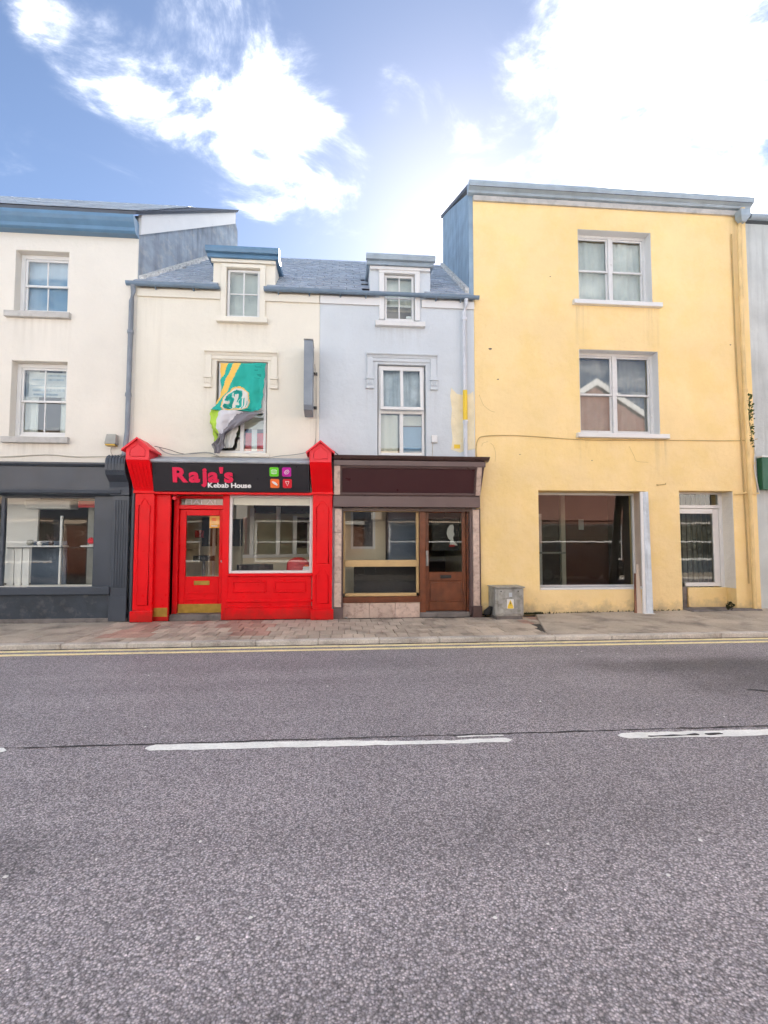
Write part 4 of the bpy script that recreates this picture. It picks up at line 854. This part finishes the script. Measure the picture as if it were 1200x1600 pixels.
wire('cable', [(-9,-.012,3.03),(-7,-.012,3.05),(-6.2,-.012,3.01),(-5.4,-.012,3.06),(-4.9,-.012,3.03),(-4.3,-.012,3.04),(-3.95,-.03,3.0)], .010, 'cablegrey', 'painted cable sagging along the cream wall above the dark fascia')
wire('cable', [(-4.22,-.03,3.24),(-4.26,-.012,3.15),(-4.2,-.012,3.06),(-4.05,-.012,3.10),(-3.93,-.02,3.2)], .006, 'cablegrey', 'thin wires dropping from the floodlight to the dark console')
wire('cable', [(-3.30,-.25,3.18),(-3.2,-.2,3.10),(-3.0,-.15,3.07),(-2.7,-.1,3.12),(-2.45,-.1,3.13),(-2.25,-.12,3.05)], .010, 'plastic', 'grey cable looping over the left half of the red shop capping')
wire('cable', [(-3.37,-.3,3.20),(-3.15,-.18,3.16),(-2.9,-.08,3.10),(-2.5,-.03,3.14),(-2.0,-.04,3.08)], .006, 'cable', 'thin black wire from the left red gablet towards the flag window')
wire('cable', [(-1.35,-.12,3.04),(-1.1,-.1,3.09),(-.9,-.1,3.11),(-.65,-.15,3.15),(-.5,-.02,3.3),(-.46,-.015,3.45)], .008, 'plastic', 'grey cable curving up beside the right red gablet')
wire('cable', [(-.25,-.3,3.24),(-.1,-.25,3.16),(.0,-.2,3.08)], .008, 'cable', 'short black cable behind the right red gablet')

# ---- the brown shopfront
MB().prism([(-.002,2.99),(-.30,2.99),(-.36,3.01),(-.41,3.05),(-.43,3.07),(-.002,3.10)], 'X', -.11, 2.86).build('cornice', 'brown', hC, bevel=.004)
MB().box(-.11,2.79,-.36,-.002,2.885,2.985).build('frieze', 'brownlt', hC, bevel=.006)
MB().hexa([(-.11,-.20,2.33),(2.72,-.20,2.33),(2.72,-.002,2.33),(-.11,-.002,2.33),(-.11,-.34,2.882),(2.77,-.34,2.882),(2.77,-.002,2.882),(-.11,-.002,2.882)]).build('sign_backing', 'brown', hC)
yc = lambda z: -.20-.14*(z-2.33)/.552
def lean(name, m, xa, xb, za, zb, o0, o1, bevel=.004):
    return MB().hexa([(xa,yc(za)-o1,za),(xb,yc(za)-o1,za),(xb,yc(za)-o0,za),(xa,yc(za)-o0,za),(xa,yc(zb)-o1,zb),(xb,yc(zb)-o1,zb),(xb,yc(zb)-o0,zb),(xa,yc(zb)-o0,zb)]).build(name, m, hC, bevel=bevel)
lean('sign_board', 'signbrown', .055, 2.585, 2.39, 2.835, .002, .012)
lean('sign_moulding', 'brownlt', .02, 2.62, 2.345, 2.385, .002, .03); lean('sign_moulding', 'brown', .02, 2.62, 2.84, 2.878, .002, .03); lean('sign_moulding', 'brown', .02, .05, 2.386, 2.839, .002, .028); lean('sign_moulding', 'brown', 2.59, 2.62, 2.386, 2.839, .002, .028)
lean('marble_tile', 'tile', -.10, .015, 2.345, 2.876, .002, .02); lean('marble_tile', 'tile', 2.625, 2.72, 2.345, 2.876, .002, .02)
MB().box(-.11,2.72,-.21,-.002,2.115,2.328).build('shutter_box', 'brownlt', hC, bevel=.008)
mb = MB()
for i in range(3): mb.box(.06, 2.58, -.06, -.03, 2.045+i*.022, 2.062+i*.022)
mb.build('shutter_slats', 'brown', hC)
for (a, b, dx) in ((-.085, .045, 0), (2.60, 2.725, 0)):
    z = .22
    for k, hgt in enumerate((.47, .46, .48, .46)):
        if z+hgt > 2.112: hgt = 2.112-z
        bx('marble_tile', 'tile', hC, a, b, -.10, -.002, z, z+hgt-.004, bevel=.004); z += hgt
    bx('pilaster_plinth', 'brownlt' if a < 0 else 'brown', hC, a-.03, b+.035, -.14, -.002, -.01, .216, bevel=.006)
bx('edge_strip', 'brown', hC, .046, .075, -.06, .14, .0, 2.112); bx('shutter_rail', 'brownlt', hC, 2.55, 2.598, -.05, .14, .05, 2.112); bx('edge_strip', 'brown', hC, 2.73, 2.755, -.08, -.002, .0, 2.112)
bw = MB().box(.08,.115,.08,.16,.46,2.04).box(1.51,1.56,.08,.16,.46,2.04).box(.115,1.51,.08,.16,.40,.46).box(.115,1.51,.06,.16,.97,1.10).box(.08,1.56,.08,.16,2.04,2.11).build('shop_window', 'tan', hC, bevel=.005)
MB().box(.11,1.515,.115,.125,.455,.975).build('pane', 'glassshop', bw); MB().box(.11,1.515,.115,.125,1.095,2.045).build('pane', 'glassshop', bw)
bx('timber_cill', 'wood', hC, .075, 1.60, .01, .17, .285, .398, bevel=.008)
for k in range(3): bx('marble_tile', 'tile', hC, .08+k*.505, .58+k*.505, .03, .15, -.01, .282, bevel=.004)
bx('door_post', 'wood', hC, 1.565, 1.685, .02, .20, .02, 2.11, bevel=.006); bx('door_post', 'wood', hC, 2.515, 2.55, .06, .20, .02, 2.11, bevel=.004)
bx('threshold', 'skirt', hC, 1.565, 2.55, -.02, .34, -.01, .09, bevel=.01)
bd = MB().box(1.69,1.765,.12,.17,.10,2.105).box(2.43,2.512,.12,.17,.10,2.105).box(1.765,2.43,.12,.17,2.03,2.105).box(1.765,2.43,.12,.17,.69,.86).box(1.765,2.43,.12,.17,.10,.28).box(1.765,2.43,.14,.165,.28,.69).build('door', 'wood', hC, bevel=.006)
MB().prism([(1.80,.32),(2.395,.32),(2.395,.65),(1.80,.65)], 'Y', .122, .14).build('raised_panel', 'wood', bd, bevel=.014)
MB().box(1.76,2.435,.142,.148,.855,2.035).build('pane', 'glassdk', bd)
MB().box(1.99,2.21,.105,.1185,.735,.80).box(2.01,2.19,.098,.1045,.75,.785).build('letter_plate', 'cable', bd, bevel=.003)
MB().tube([(1.73,.115,1.20),(1.73,.07,1.20)], .012, 8).tube([(1.73,.07,1.18),(1.73,.065,1.02)], .012, 8).box(1.705,1.755,.112,.1195,.98,1.28).build('handle', 'steel', bd)
t = thing('poster', (2.22, .20, 1.3), 'dark poster with a pale portrait behind the brown door glass', 'poster'); bx('sheet', 'cable', t, 1.85, 2.40, .20, .205, 1.28, 1.95)
MB().prism([(2.14,1.62),(2.16,1.72),(2.21,1.79),(2.27,1.80),(2.29,1.74),(2.28,1.66),(2.30,1.60),(2.27,1.54),(2.28,1.47),(2.33,1.42),(2.36,1.38),(2.20,1.40),(2.22,1.48),(2.17,1.53)], 'Y', .1955, .1995).build('pale_shape', 'paper', t)
bx('red_mark', 'redseat', t, 2.19, 2.30, .1955, .1985, 1.355, 1.395)
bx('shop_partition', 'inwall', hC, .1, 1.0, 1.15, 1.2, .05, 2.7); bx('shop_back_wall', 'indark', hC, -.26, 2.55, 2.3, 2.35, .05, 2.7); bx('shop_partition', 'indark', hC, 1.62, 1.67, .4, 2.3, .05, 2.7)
fr_ = MB().box(.25,.30,1.12,1.148,1.3,2.2).box(.72,.77,1.12,1.148,1.3,2.2).box(.30,.72,1.12,1.148,2.15,2.2).box(.30,.72,1.12,1.148,1.3,1.35).build('hatch_frame', 'white', hC); bx('hatch_board', 'indark', hC, .30, .72, 1.13, 1.148, 1.352, 2.148)
bx('dark_cabinet', 'bluepanel', hC, 1.02, 1.6, .75, 1.1, .05, 2.3); bx('low_dark_sheet', 'cable', hC, .3, 1.6, .5, .54, .05, 1.02)  # low black sheet stands in for the dim interior behind the lower pane
t = thing('litter', (.15, -.16, .003), 'crumpled white paper scrap on the pavement by the red plinth', 'litter')
mb = MB(); pts = [Vector((random.uniform(-.05,.05), random.uniform(-.04,.04), random.uniform(.003,.05))) for _ in range(9)]
mb.add([p+Vector((.15,-.16,0)) for p in pts], [(0,1,2),(2,3,4),(4,5,6),(6,7,8),(1,5,8),(0,3,7),(2,6,0),(4,8,1)]).build('paper', 'litter', t)

# ================================================================== house 4: the yellow house
hD = thing('townhouse', (5.7, 0, 0), 'tall yellow rendered house with empty shop window on the right', 'house', 'row of terraced houses')
wall('wall', 'yellow', hD, 2.69, 8.66, 0, 8.52, 0, .62, [(4.91,6.50,6.42,7.95), (4.88,6.58,3.66,5.40), (3.97,6.22,.50,2.48), (6.95,8.12,.06,2.50)])
shell(hD, 2.69, 8.66, 8.5, 2.6, 'inwall', (2.75, 5.7))
MB().prism([(.0,6.37),(0,8.58),(2.55,9.78),(2.62,6.37)], 'X', 2.60, 2.688).build('gable_wall', 'gable2', hD)
MB().prism([(.02,6.42),(2.5,8.36),(2.5,8.50),(.02,6.60)], 'X', 2.52, 2.598).build('mortar_fillet', 'mortar', hD)
MB().hexa([(2.58,-.20,8.60),(8.66,-.20,8.60),(8.66,2.7,9.80),(2.58,2.7,9.80),(2.58,-.20,8.68),(8.66,-.20,8.68),(8.66,2.7,9.88),(2.58,2.7,9.88)]).build('roof', 'slatebase', hD)
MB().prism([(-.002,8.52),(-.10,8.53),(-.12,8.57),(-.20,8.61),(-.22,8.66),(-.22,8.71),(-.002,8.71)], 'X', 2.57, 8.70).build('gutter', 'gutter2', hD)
bx('eaves_board', 'sill', hD, 2.695, 8.655, -.05, -.002, 8.41, 8.518, bevel=.004)
for (x0, x1, z0, z1, s0, s1) in ((4.91,6.50,6.42,7.95,4.76,6.66), (4.88,6.58,3.66,5.40,4.78,6.72)):
    wn = sash(hD, x0, x1, z0, z1, .20, cols=2, mull=.085, fr=.06, vbar=False, mat='whiteold', meet=.05)
    MB().box(x1-.006, x1-.001, .004, .20, z0+.02, z1-.005).box(x0+.001, x0+.006, .004, .20, z0+.02, z1-.005).box(x0+.006, x1-.006, .004, .20, z1-.006, z1-.001).build('reveal_lining', 'white', wn)
    sill(wn, s0, s1, z0-.10, z0+.012, -.10, .2, 'white')
curtain(hD, 5.75, 6.44, 6.47, 7.88, .34, 'curtain', .012); curtain(hD, 4.97, 5.66, 6.47, 7.88, .35, 'curtain', .012); curtain(hD, 4.95, 6.52, 3.72, 5.33, .36, 'sheer', .008); bx('bedroom_wall', 'indark', hD, 2.85, 8.5, 2.3, 2.35, 2.9, 8.2)  # curtains set close to lighten the panes; dull sheer added to mute mirrored brick
# shop window set deep in the wall
dw = MB().box(3.97,4.02,.40,.47,.50,2.48).box(6.17,6.22,.40,.47,.50,2.48).box(4.02,6.17,.40,.47,2.43,2.48).box(4.02,6.17,.36,.47,.50,.56).build('shop_window', 'white', hD, bevel=.005)
MB().box(4.015,6.175,.43,.44,.555,2.435).build('pane', 'glassdk', dw)
bx('reveal_lining', 'beige', hD, 6.205, 6.215, .02, .40, .51, 2.47); MB().box(3.98,6.20,.003,.36,.502,.545).build('window_board', 'white', hD, bevel=.004)
bx('shop_back_wall', 'inbrown', hD, 2.85, 6.6, 2.2, 2.25, .05, 2.7); bx('shop_side_wall', 'indark', hD, 6.6, 6.65, .65, 2.2, .05, 2.7); bx('shop_partition', 'indark', hD, 3.6, 5.15, 1.7, 1.75, .05, 2.7)
MB().box(4.62,4.68,1.62,1.69,.05,2.1).box(4.0,4.62,1.62,1.69,2.04,2.1).build('inner_door_frame', 'white', hD); bx('white_post', 'blind', hD, 5.14, 5.24, 1.6, 1.7, .05, 2.7); bx('switch_panel', 'paper', hD, 5.85, 5.98, 2.19, 2.198, 1.75, 2.0); bx('low_rail', 'plastic', hD, 4.3, 5.2, 1.5, 1.53, 1.18, 1.22)
# shop door
dd = MB().box(6.95,7.0,.30,.38,.10,2.50).box(8.03,8.12,.30,.38,.06,2.50).box(7.0,8.03,.30,.38,2.46,2.50).box(7.0,8.03,.28,.38,2.16,2.23).build('door_frame', 'white', hD, bevel=.005)
MB().box(7.0,8.03,.33,.336,2.23,2.46).build('pane', 'glassdk', dd)
d2 = MB().box(7.0,7.04,.31,.36,.52,2.155).box(7.90,8.025,.31,.36,.52,2.155).box(7.04,7.90,.31,.36,2.05,2.155).box(7.24,7.90,.31,.36,.52,.60).build('door', 'white', hD, bevel=.005)
MB().box(7.04,7.90,.333,.34,.60,2.05).build('pane', 'glassdk', d2)
bx('base_panel', 'yellow', hD, 7.26, 8.12, .26, .36, .08, .50, bevel=.006); bx('dark_panel', 'skirt', hD, 6.952, 7.25, .29, .37, .06, .515)
MB().box(8.112,8.118,.004,.30,.5,2.495).build('reveal_lining', 'cream', hD)
bx('step', 'skirt', hD, 7.0, 8.5, -.22, .25, -.02, .10, bevel=.02)
mb = MB()
for i in range(12): mb.box(6.9+i*.12, 6.99+i*.12, .9, .915, .3, 2.6)
mb.build('vertical_blind', 'plastic', hD)
bx('shop_back_wall', 'indark', hD, 6.66, 8.5, 1.9, 1.95, .05, 2.7)
pipe(hD, [(8.47,-.16,8.50),(8.46,-.12,8.30),(8.42,-.10,8.1),(8.40,-.09,5.5),(8.42,-.09,3.0),(8.43,-.09,.08)], .042, 'pipeyel', clips=((8.41,-.09,6.6),(8.41,-.09,4.6),(8.425,-.09,2.45)))
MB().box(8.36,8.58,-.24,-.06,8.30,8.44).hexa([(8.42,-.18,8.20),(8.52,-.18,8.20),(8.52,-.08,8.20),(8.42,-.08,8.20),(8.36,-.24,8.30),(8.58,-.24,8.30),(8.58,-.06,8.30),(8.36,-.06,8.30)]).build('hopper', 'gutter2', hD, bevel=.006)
wire('brown_pipe', [(8.30,-.03,8.0),(8.30,-.02,6.5),(8.31,-.02,5.0),(8.34,-.02,3.6),(8.36,-.02,2.3),(8.38,-.02,.6)], .014, 'cabley', parent=hD)
wire('overflow_pipe', [(8.14,-.02,2.44),(8.2,-.03,2.44),(8.35,-.07,2.46),(8.55,-.07,2.45),(8.66,-.04,2.46)], .018, 'pipeyel', parent=hD)
wire('cable', [(2.72,-.02,3.1),(2.70,-.02,3.28),(2.74,-.02,3.48),(2.90,-.012,3.56),(3.6,-.012,3.58),(5,-.012,3.52),(6.8,-.012,3.54),(8.3,-.012,3.56),(8.7,-.03,3.6)], .009, 'cabley', 'yellow painted cable running across the yellow house below its first floor window')
t = thing('wall_hook', (6.62, -.01, 2.62), 'small bent metal hook on the yellow wall between shop window and door', 'hook'); MB().tube([(6.48,-.012,2.615),(6.60,-.03,2.625),(6.64,-.03,2.625),(6.64,-.03,2.655)], .009, 6).build('rod', 'cabley', t); bx('plate', 'cabley', t, 6.46, 6.50, -.01, -.002, 2.60, 2.63)
mb = MB()
for (x, z, s) in ((3.02,5.34,.035), (3.17,4.72,.022), (4.3,6.9,.015), (8.2,5.6,.02), (3.6,3.2,.014), (5.1,3.1,.014)):
    mb.prism([(x+s*math.cos(k)*(1+.5*math.sin(k*3)), z+s*math.sin(k)*(.7+.3*math.cos(k*2))) for k in (0,1,2,3,4,5)], 'Y', -.004, -.0005)
tag(mb.build('render_chips', 'brownlt', hD), kind='stuff')
for pth in ([(3.0,3.42),(3.06,3.36),(3.10,3.22),(3.09,3.05)], [(2.78,4.4),(2.86,4.2),(3.0,4.08),(3.1,4.05)], [(5.9,3.4),(6.0,3.2),(6.05,3.1),(6.3,3.08)], [(2.95,3.45),(2.85,3.42),(2.82,3.35)]):
    wire('crack', [(x, -.0005, z) for x, z in pth], .003, 'cabley', parent=hD)
# boards at the window's right jamb
t = thing('leaning_board', (6.05, -.25, .03), 'weathered pale blue board leaning against the right jamb of the yellow shop window', 'board')
MB().hexa([(5.99,-.29,.04),(6.12,-.31,.04),(6.12,-.26,.04),(5.99,-.24,.04),(6.14,-.045,2.47),(6.25,-.05,2.47),(6.25,-.01,2.47),(6.14,-.006,2.47)]).build('board', 'weathered', t, bevel=.006)
MB().hexa([(5.935,-.275,.04),(5.988,-.285,.04),(5.988,-.245,.04),(5.935,-.235,.04),(6.085,-.04,2.47),(6.138,-.045,2.47),(6.138,-.01,2.47),(6.085,-.006,2.47)]).build('white_edge', 'white', t, bevel=.004)
MB().hexa([(5.92,-.35,.02),(6.15,-.36,.02),(6.14,-.2,.04),(5.93,-.2,.04),(5.93,-.34,.06),(6.14,-.35,.06),(6.13,-.21,.075),(5.94,-.21,.075)]).build('foot', 'whiteold', t, bevel=.01)
t = thing('leaning_board', (5.9, -.15, .03), 'beige board standing left of the weathered board at the yellow shop window', 'board')
MB().hexa([(5.84,-.22,.04),(5.932,-.25,.04),(5.932,-.23,.04),(5.84,-.20,.04),(5.96,-.03,1.0),(6.0,-.04,1.0),(6.0,-.015,1.0),(5.96,-.006,1.0)]).build('board', 'beige', t)
MB().hexa([(5.80,-.21,.04),(5.837,-.22,.04),(5.837,-.19,.04),(5.80,-.18,.04),(5.925,-.03,.82),(5.957,-.03,.82),(5.957,-.008,.82),(5.925,-.006,.82)]).build('brown_edge', 'wood', t)
# meter cabinet
t = thing('meter_cabinet', (3.2, -.22, .05), 'grey steel utility cabinet with yellow warning sign by the yellow wall', 'cabinet')
cb = bx('case', 'steel', t, 2.92, 3.47, -.44, -.003, .06, .585, bevel=.01); bx('lid', 'steel', t, 2.90, 3.49, -.47, -.003, .588, .61, bevel=.006); bx('base', 'skirt', t, 2.94, 3.45, -.42, -.01, .0, .058)
dr_ = bx('door', 'steel', t, 2.965, 3.435, -.456, -.4405, .10, .555, bevel=.005)
for a in (3.03, 3.36): MB().tube([(a,-.462,.525),(a,-.455,.525)], .012, 8).build('lock', 'cable', dr_)
sg = bx('warning_sign', 'paper', t, 3.14, 3.27, -.460, -.457, .205, .38)
MB().prism([(3.148,.24),(3.262,.24),(3.205,.37)], 'Y', -.463, -.4605).build('yellow_triangle', 'yellowmark', sg); bx('yellow_panel', 'yellowmark', sg, 3.15, 3.26, -.463, -.4605, .208, .238)
MB().prism([(3.21,.345),(3.19,.30),(3.204,.30),(3.198,.262),(3.218,.312),(3.204,.312)], 'Y', -.466, -.4635).build('bolt_symbol', 'cable', sg)
bx('pale_sticker', 'weathered', t, 3.18, 3.24, -.460, -.457, .42, .50)
o = MB()
for k in range(5): o.tube([(2.92,-.25+.02*k,.2-.03*k),(2.86,-.28,.22-.03*k),(2.80,-.25,.16-.02*k),(2.79,-.15,.12),(2.83,-.1,.02)], .018, 7)
tag(o.build('cable_bundle', 'cable', loc=(2.85,-.2,.0)), 'bundle of black cables between the brown plinth and the utility cabinet', 'cable')

# ================================================================== house 5: grey house at the right edge
hE = thing('townhouse', (10.5, 0, 0), 'weathered grey green house cut by the right edge of the picture', 'house', 'row of terraced houses')
wall('wall', 'greygreen', hE, 8.66, 13.5, 0, 8.3, .03, .38, [(9.6,11.2,.6,2.4), (10,11,3.6,5.1), (10,11,6.0,7.4)])
shell(hE, 8.66, 13.5, 8.28, 3.2, 'indark', (2.75, 5.6))
for z0, z1 in ((3.6,5.1), (6.0,7.4)): sash(hE, 10, 11, z0, z1, .2)
fw = MB().box(9.6,9.66,.15,.22,.6,2.4).box(11.14,11.2,.15,.22,.6,2.4).box(9.66,11.14,.15,.22,.6,.66).box(9.66,11.14,.15,.22,2.34,2.4).build('shop_window', 'white', hE); MB().box(9.65,11.15,.18,.19,.65,2.35).build('pane', 'glass', fw)
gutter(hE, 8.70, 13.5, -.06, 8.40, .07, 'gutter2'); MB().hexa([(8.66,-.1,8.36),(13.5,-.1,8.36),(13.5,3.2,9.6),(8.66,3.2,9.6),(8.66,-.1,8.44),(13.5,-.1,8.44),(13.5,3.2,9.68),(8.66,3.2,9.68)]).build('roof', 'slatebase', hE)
t = thing('shop_sign', (9.4, -.05, 2.55), 'dark green fascia sign at the right edge beside the yellow house', 'sign'); bx('board', 'green', t, 8.70, 12.8, -.12, .028, 2.53, 3.20, bevel=.01); bx('edge', 'white', t, 8.70, 12.8, -.13, .028, 3.203, 3.235)
wire('cable', [(8.62,-.03,3.6),(8.63,-.02,3.3),(8.60,-.03,3.0),(8.64,-.03,2.7),(8.70,-.02,2.45)], .012, 'whiteold', 'white conduit hanging between yellow downpipe and green sign')
# weeds rooted behind the downpipe and at the foot of walls
def weed(loc, n, hgt, spread, label, mat='leaf', down=False):
    t = thing('weed', loc, label, 'plant'); mb = MB(); st_ = MB()
    for k in range(n):
        a = random.uniform(0, 6.28); r = random.uniform(.2, 1)*spread; z = random.uniform(.05, 1)*hgt*(-1 if down and random.random() < .4 else 1)
        p = Vector(loc)+Vector((r*math.cos(a), -abs(r*math.sin(a))*.7-.02, z)); l_ = random.uniform(.03, .075); d_ = Vector((random.uniform(-1,1), random.uniform(-1,.2), random.uniform(-.4,1))).normalized(); s_ = d_.cross(Vector((.3,.5,1))).normalized()*l_*.4
        mb.add([p, p+d_*l_*.5+s_, p+d_*l_, p+d_*l_*.5-s_], [(0,1,2,3)])
        if k % 4 == 0: st_.tube([loc, p.lerp(Vector(loc), .4)+Vector((0,-.01,.02)), p], .003, 4)
    tag(mb.build('leaves', mat, t), kind='stuff'); st_.build('stems', mat, t)
weed((8.50,-.05,3.95), 90, .55, .08, 'straggly green weed growing behind the yellow downpipe', down=True)
weed((7.72,-.24,.10), 60, .14, .09, 'dark green tuft on the step below the yellow house door', 'moss')
ms = MB()
for k in range(700):
    x = random.choice((random.uniform(3.48,4.0), random.uniform(3.48,4.0), random.uniform(3.4,6.9), random.uniform(2.75,3.5))); y = -random.random()**2*.09-.002; s_ = random.uniform(.006,.018)
    z = .03+.06*min(1, max(0, (x-3)/5))
    ms.add([(x-s_,y,z),(x+s_,y+.004,z),(x+random.uniform(-s_,s_),y-random.uniform(0,.02),z+random.uniform(.01,.045))], [(0,1,2)])
tag(ms.build('moss', 'moss'), 'moss along the foot of the yellow wall', 'moss', kind='stuff')

# ================================================================== the houses across the street, seen in the glass
def opposite(x0, x1, h, mat, label, gable=False, fasc=None):
    Y0 = -12.4; o = thing('townhouse', ((x0+x1)/2, Y0, 0), label, 'house', 'houses across the street')
    wn = []; n = max(1, int((x1-x0)/2.2)); wd = (x1-x0)/n
    for fl in range(1, int(h/2.7)):
        for i in range(n): c = x0+wd*(i+.5); wn.append((c-.45, c+.45, .9+2.75*fl, 2.35+2.75*fl))
    sh = [(x0+.6, x1-1.8, .6, 2.3), (x1-1.4, x1-.5, .02, 2.2)]
    wall('wall', mat, o, x0, x1, 0, h, Y0, Y0-.3, wn+sh)
    for (a, b, c, e) in wn+sh[:1]:
        f = MB().box(a,a+.06,Y0-.2,Y0-.12,c,e).box(b-.06,b,Y0-.2,Y0-.12,c,e).box(a+.06,b-.06,Y0-.2,Y0-.12,c,c+.06).box(a+.06,b-.06,Y0-.2,Y0-.12,e-.06,e).box(a+.06,b-.06,Y0-.2,Y0-.12,(c+e)/2-.03,(c+e)/2+.03).build('window', 'white', o); MB().box(a+.05,b-.05,Y0-.17,Y0-.16,c+.05,e-.05).build('pane', 'glass', f)
    for (a, b, c, e) in ((x0+.02,x0+.58,.0,2.44),(x1-1.78,x1-1.42,.0,2.44),(x1-.48,x1-.02,.0,2.44),(x0+.6,x1-1.8,.0,.58)): bx('shopfront_panel', fasc or 'darkshop', o, a, b, Y0+.002, Y0+.08, c, e)
    a, b, c, e = sh[1]; dr = bx('door', 'wood', o, a, b, Y0-.22, Y0-.16, c, e)
    bx('fascia', fasc or 'darkshop', o, x0+.3, x1-.2, Y0+.002, Y0+.14, 2.45, 3.0); bx('back_wall', 'indark', o, x0, x1, Y0-2.6, Y0-2.5, 0, h)
    if gable:
        xm = (x0+x1)/2; ap = h+(x1-x0)*.31
        MB().prism([(x0,h),(x1,h),(xm,ap)], 'Y', Y0-.3, Y0).build('gable_wall', mat, o)
        for s in (x0-.2, x1+.2): MB().hexa([(s,Y0+.1,h-.17),(xm,Y0+.1,ap),(xm,Y0-7,ap),(s,Y0-7,h-.17),(s,Y0+.1,h+.05),(xm,Y0+.1,ap+.22),(xm,Y0-7,ap+.22),(s,Y0-7,h+.05)]).build('roof', 'slate', o); MB().hexa([(s,Y0+.10,h-.25),(xm,Y0+.10,ap-.1),(xm,Y0+.14,ap-.1),(s,Y0+.14,h-.25),(s,Y0+.10,h+.05),(xm,Y0+.10,ap+.2),(xm,Y0+.14,ap+.2),(s,Y0+.14,h+.05)]).build('bargeboard', 'white', o)
    else:
        MB().hexa([(x0,Y0+.2,h),(x1,Y0+.2,h),(x1,Y0-4,h+2.4),(x0,Y0-4,h+2.4),(x0,Y0+.2,h+.1),(x1,Y0+.2,h+.1),(x1,Y0-4,h+2.5),(x0,Y0-4,h+2.5)]).build('roof', 'slate', o)
    return o
opposite(-16, -10, 6.2, 'opppeach', 'peach rendered house farthest left across the street')
opposite(-10, -4.2, 6.0, 'oppwhite', 'white rendered house left of centre across the street')
opposite(-4.2, 1.6, 5.6, 'oppwhite', 'low white house with a green fascia directly across the street', fasc='darkshop')
opposite(1.6, 8.8, 5.6, 'opppeach', 'peach rendered house right of centre across the street', fasc='brown')
opposite(8.8, 15.2, 6.9, 'brick', 'red brick gabled house reflected in the yellow house windows', gable=True, fasc='brick')
opposite(15.2, 23, 6.2, 'oppwhite', 'white rendered house farthest right across the street')
fp = MB().add([(-120,-12.4,.0),(120,-12.4,.0),(120,-9.6,.0),(-120,-9.6,.0)], [(0,1,2,3)]).build('opposite_pavement', 'concrete'); tag(fp, kind='structure')
bx('kerb', 'kerb', None, -120, 120, -9.62, -9.48, -.2, .002)['kind'] = 'structure'
# a parked car across the street, mirrored in the yellow shop's glass
K['carpaint'] = M('black_car_paint', (.025, .022, .024), .25, .05, 2, 0, 40, .5, coat=.6)
K['carglass'] = M('dark_car_glass', (.02, .022, .025), .08, .02, 2, 0, 40, .6)
K['tyre'] = M('tyre_rubber', (.02, .02, .02), .85, .1)
car = thing('parked_car', (9.0, -8.65, ROADZ), 'black parked hatchback across the street, mirrored in the yellow shop window', 'car')
g0 = ROADZ
prof = [(6.95,.30),(6.98,.62),(7.05,.92),(7.6,.97),(9.55,.95),(10.5,.86),(11.0,.72),(11.1,.52),(11.05,.28),(10.75,.24),(10.68,.45),(10.45,.60),(10.2,.60),(9.97,.45),(9.9,.24),(8.2,.24),(8.13,.45),(7.9,.60),(7.65,.60),(7.42,.45),(7.35,.24)]
MB().prism([(x, z+g0) for x, z in prof], 'Y', -9.45, -7.85).build('body', 'carpaint', car, bevel=.05, seg=2)
cab = MB().hexa([(7.1,-9.38,.94+g0),(9.75,-9.38,.94+g0),(9.75,-7.92,.94+g0),(7.1,-7.92,.94+g0),(7.65,-9.18,1.44+g0),(8.85,-9.18,1.44+g0),(8.85,-8.12,1.44+g0),(7.65,-8.12,1.44+g0)]).build('cabin', 'carpaint', car, bevel=.04, seg=2)
MB().hexa([(8.98,-9.2,1.36+g0),(9.68,-9.3,1.0+g0),(9.68,-8.0,1.0+g0),(8.98,-8.1,1.36+g0),(9.01,-9.2,1.39+g0),(9.72,-9.3,1.03+g0),(9.72,-8.0,1.03+g0),(9.01,-8.1,1.39+g0)]).build('windscreen', 'carglass', cab)
for ys, yt in ((-7.90, -8.09), (-9.40, -9.21)):
    for a, b in (((7.45, 8.2), (7.78, 8.22)), ((8.28, 9.35), (8.30, 8.78))):
        d_ = .012 if ys > -8.6 else -.012
        MB().hexa([(a[0],ys+d_-.03,1.0+g0),(a[1],ys+d_-.03,1.0+g0),(a[1],ys+d_,1.0+g0),(a[0],ys+d_,1.0+g0),(b[0],yt+d_-.03,1.38+g0),(b[1],yt+d_-.03,1.38+g0),(b[1],yt+d_,1.38+g0),(b[0],yt+d_,1.38+g0)]).build('side_window', 'carglass', cab)
for x in (7.78, 10.32):
    for y in (-9.36, -8.0):
        wl = MB().tube([(x,y-.09,.30+g0),(x,y-.07,.30+g0),(x,y+.07,.30+g0),(x,y+.09,.30+g0)], [.27,.30,.30,.27], 20).build('wheel', 'tyre', car)
        MB().tube([(x,y-.095,.30+g0),(x,y+.095,.30+g0)], .19, 16).build('rim', 'steel', wl)
for y in (-9.2, -8.1): bx('headlight', 'swhite', car, 10.85, 11.06, y-.14, y+.14, .62+g0, .74+g0, bevel=.03)
for y in (-9.3, -8.0): bx('tail_light', 'redseat', car, 6.94, 7.02, y-.1, y+.1, .62+g0, .88+g0, bevel=.02)

pb = MB()
for k in range(40):
    x = random.uniform(-4.5, 5.0); y = random.uniform(-8.6, -2.7)
    if abs(x) > (y+11)*.9: continue
    r_ = random.uniform(.006, .013); n_ = 6; ph = random.random()*6
    ring = [(x+r_*random.uniform(.7,1.3)*math.cos(ph+6.283*i/n_), y+r_*random.uniform(.7,1.3)*math.sin(ph+6.283*i/n_), ROADZ+.001) for i in range(n_)]
    pb.add(ring+[(x, y, ROADZ+.003+r_*.5)], [(i, (i+1) % n_, n_) for i in range(n_)])
o = pb.build('loose_chippings', 'litter', road); o['kind'] = 'stuff'
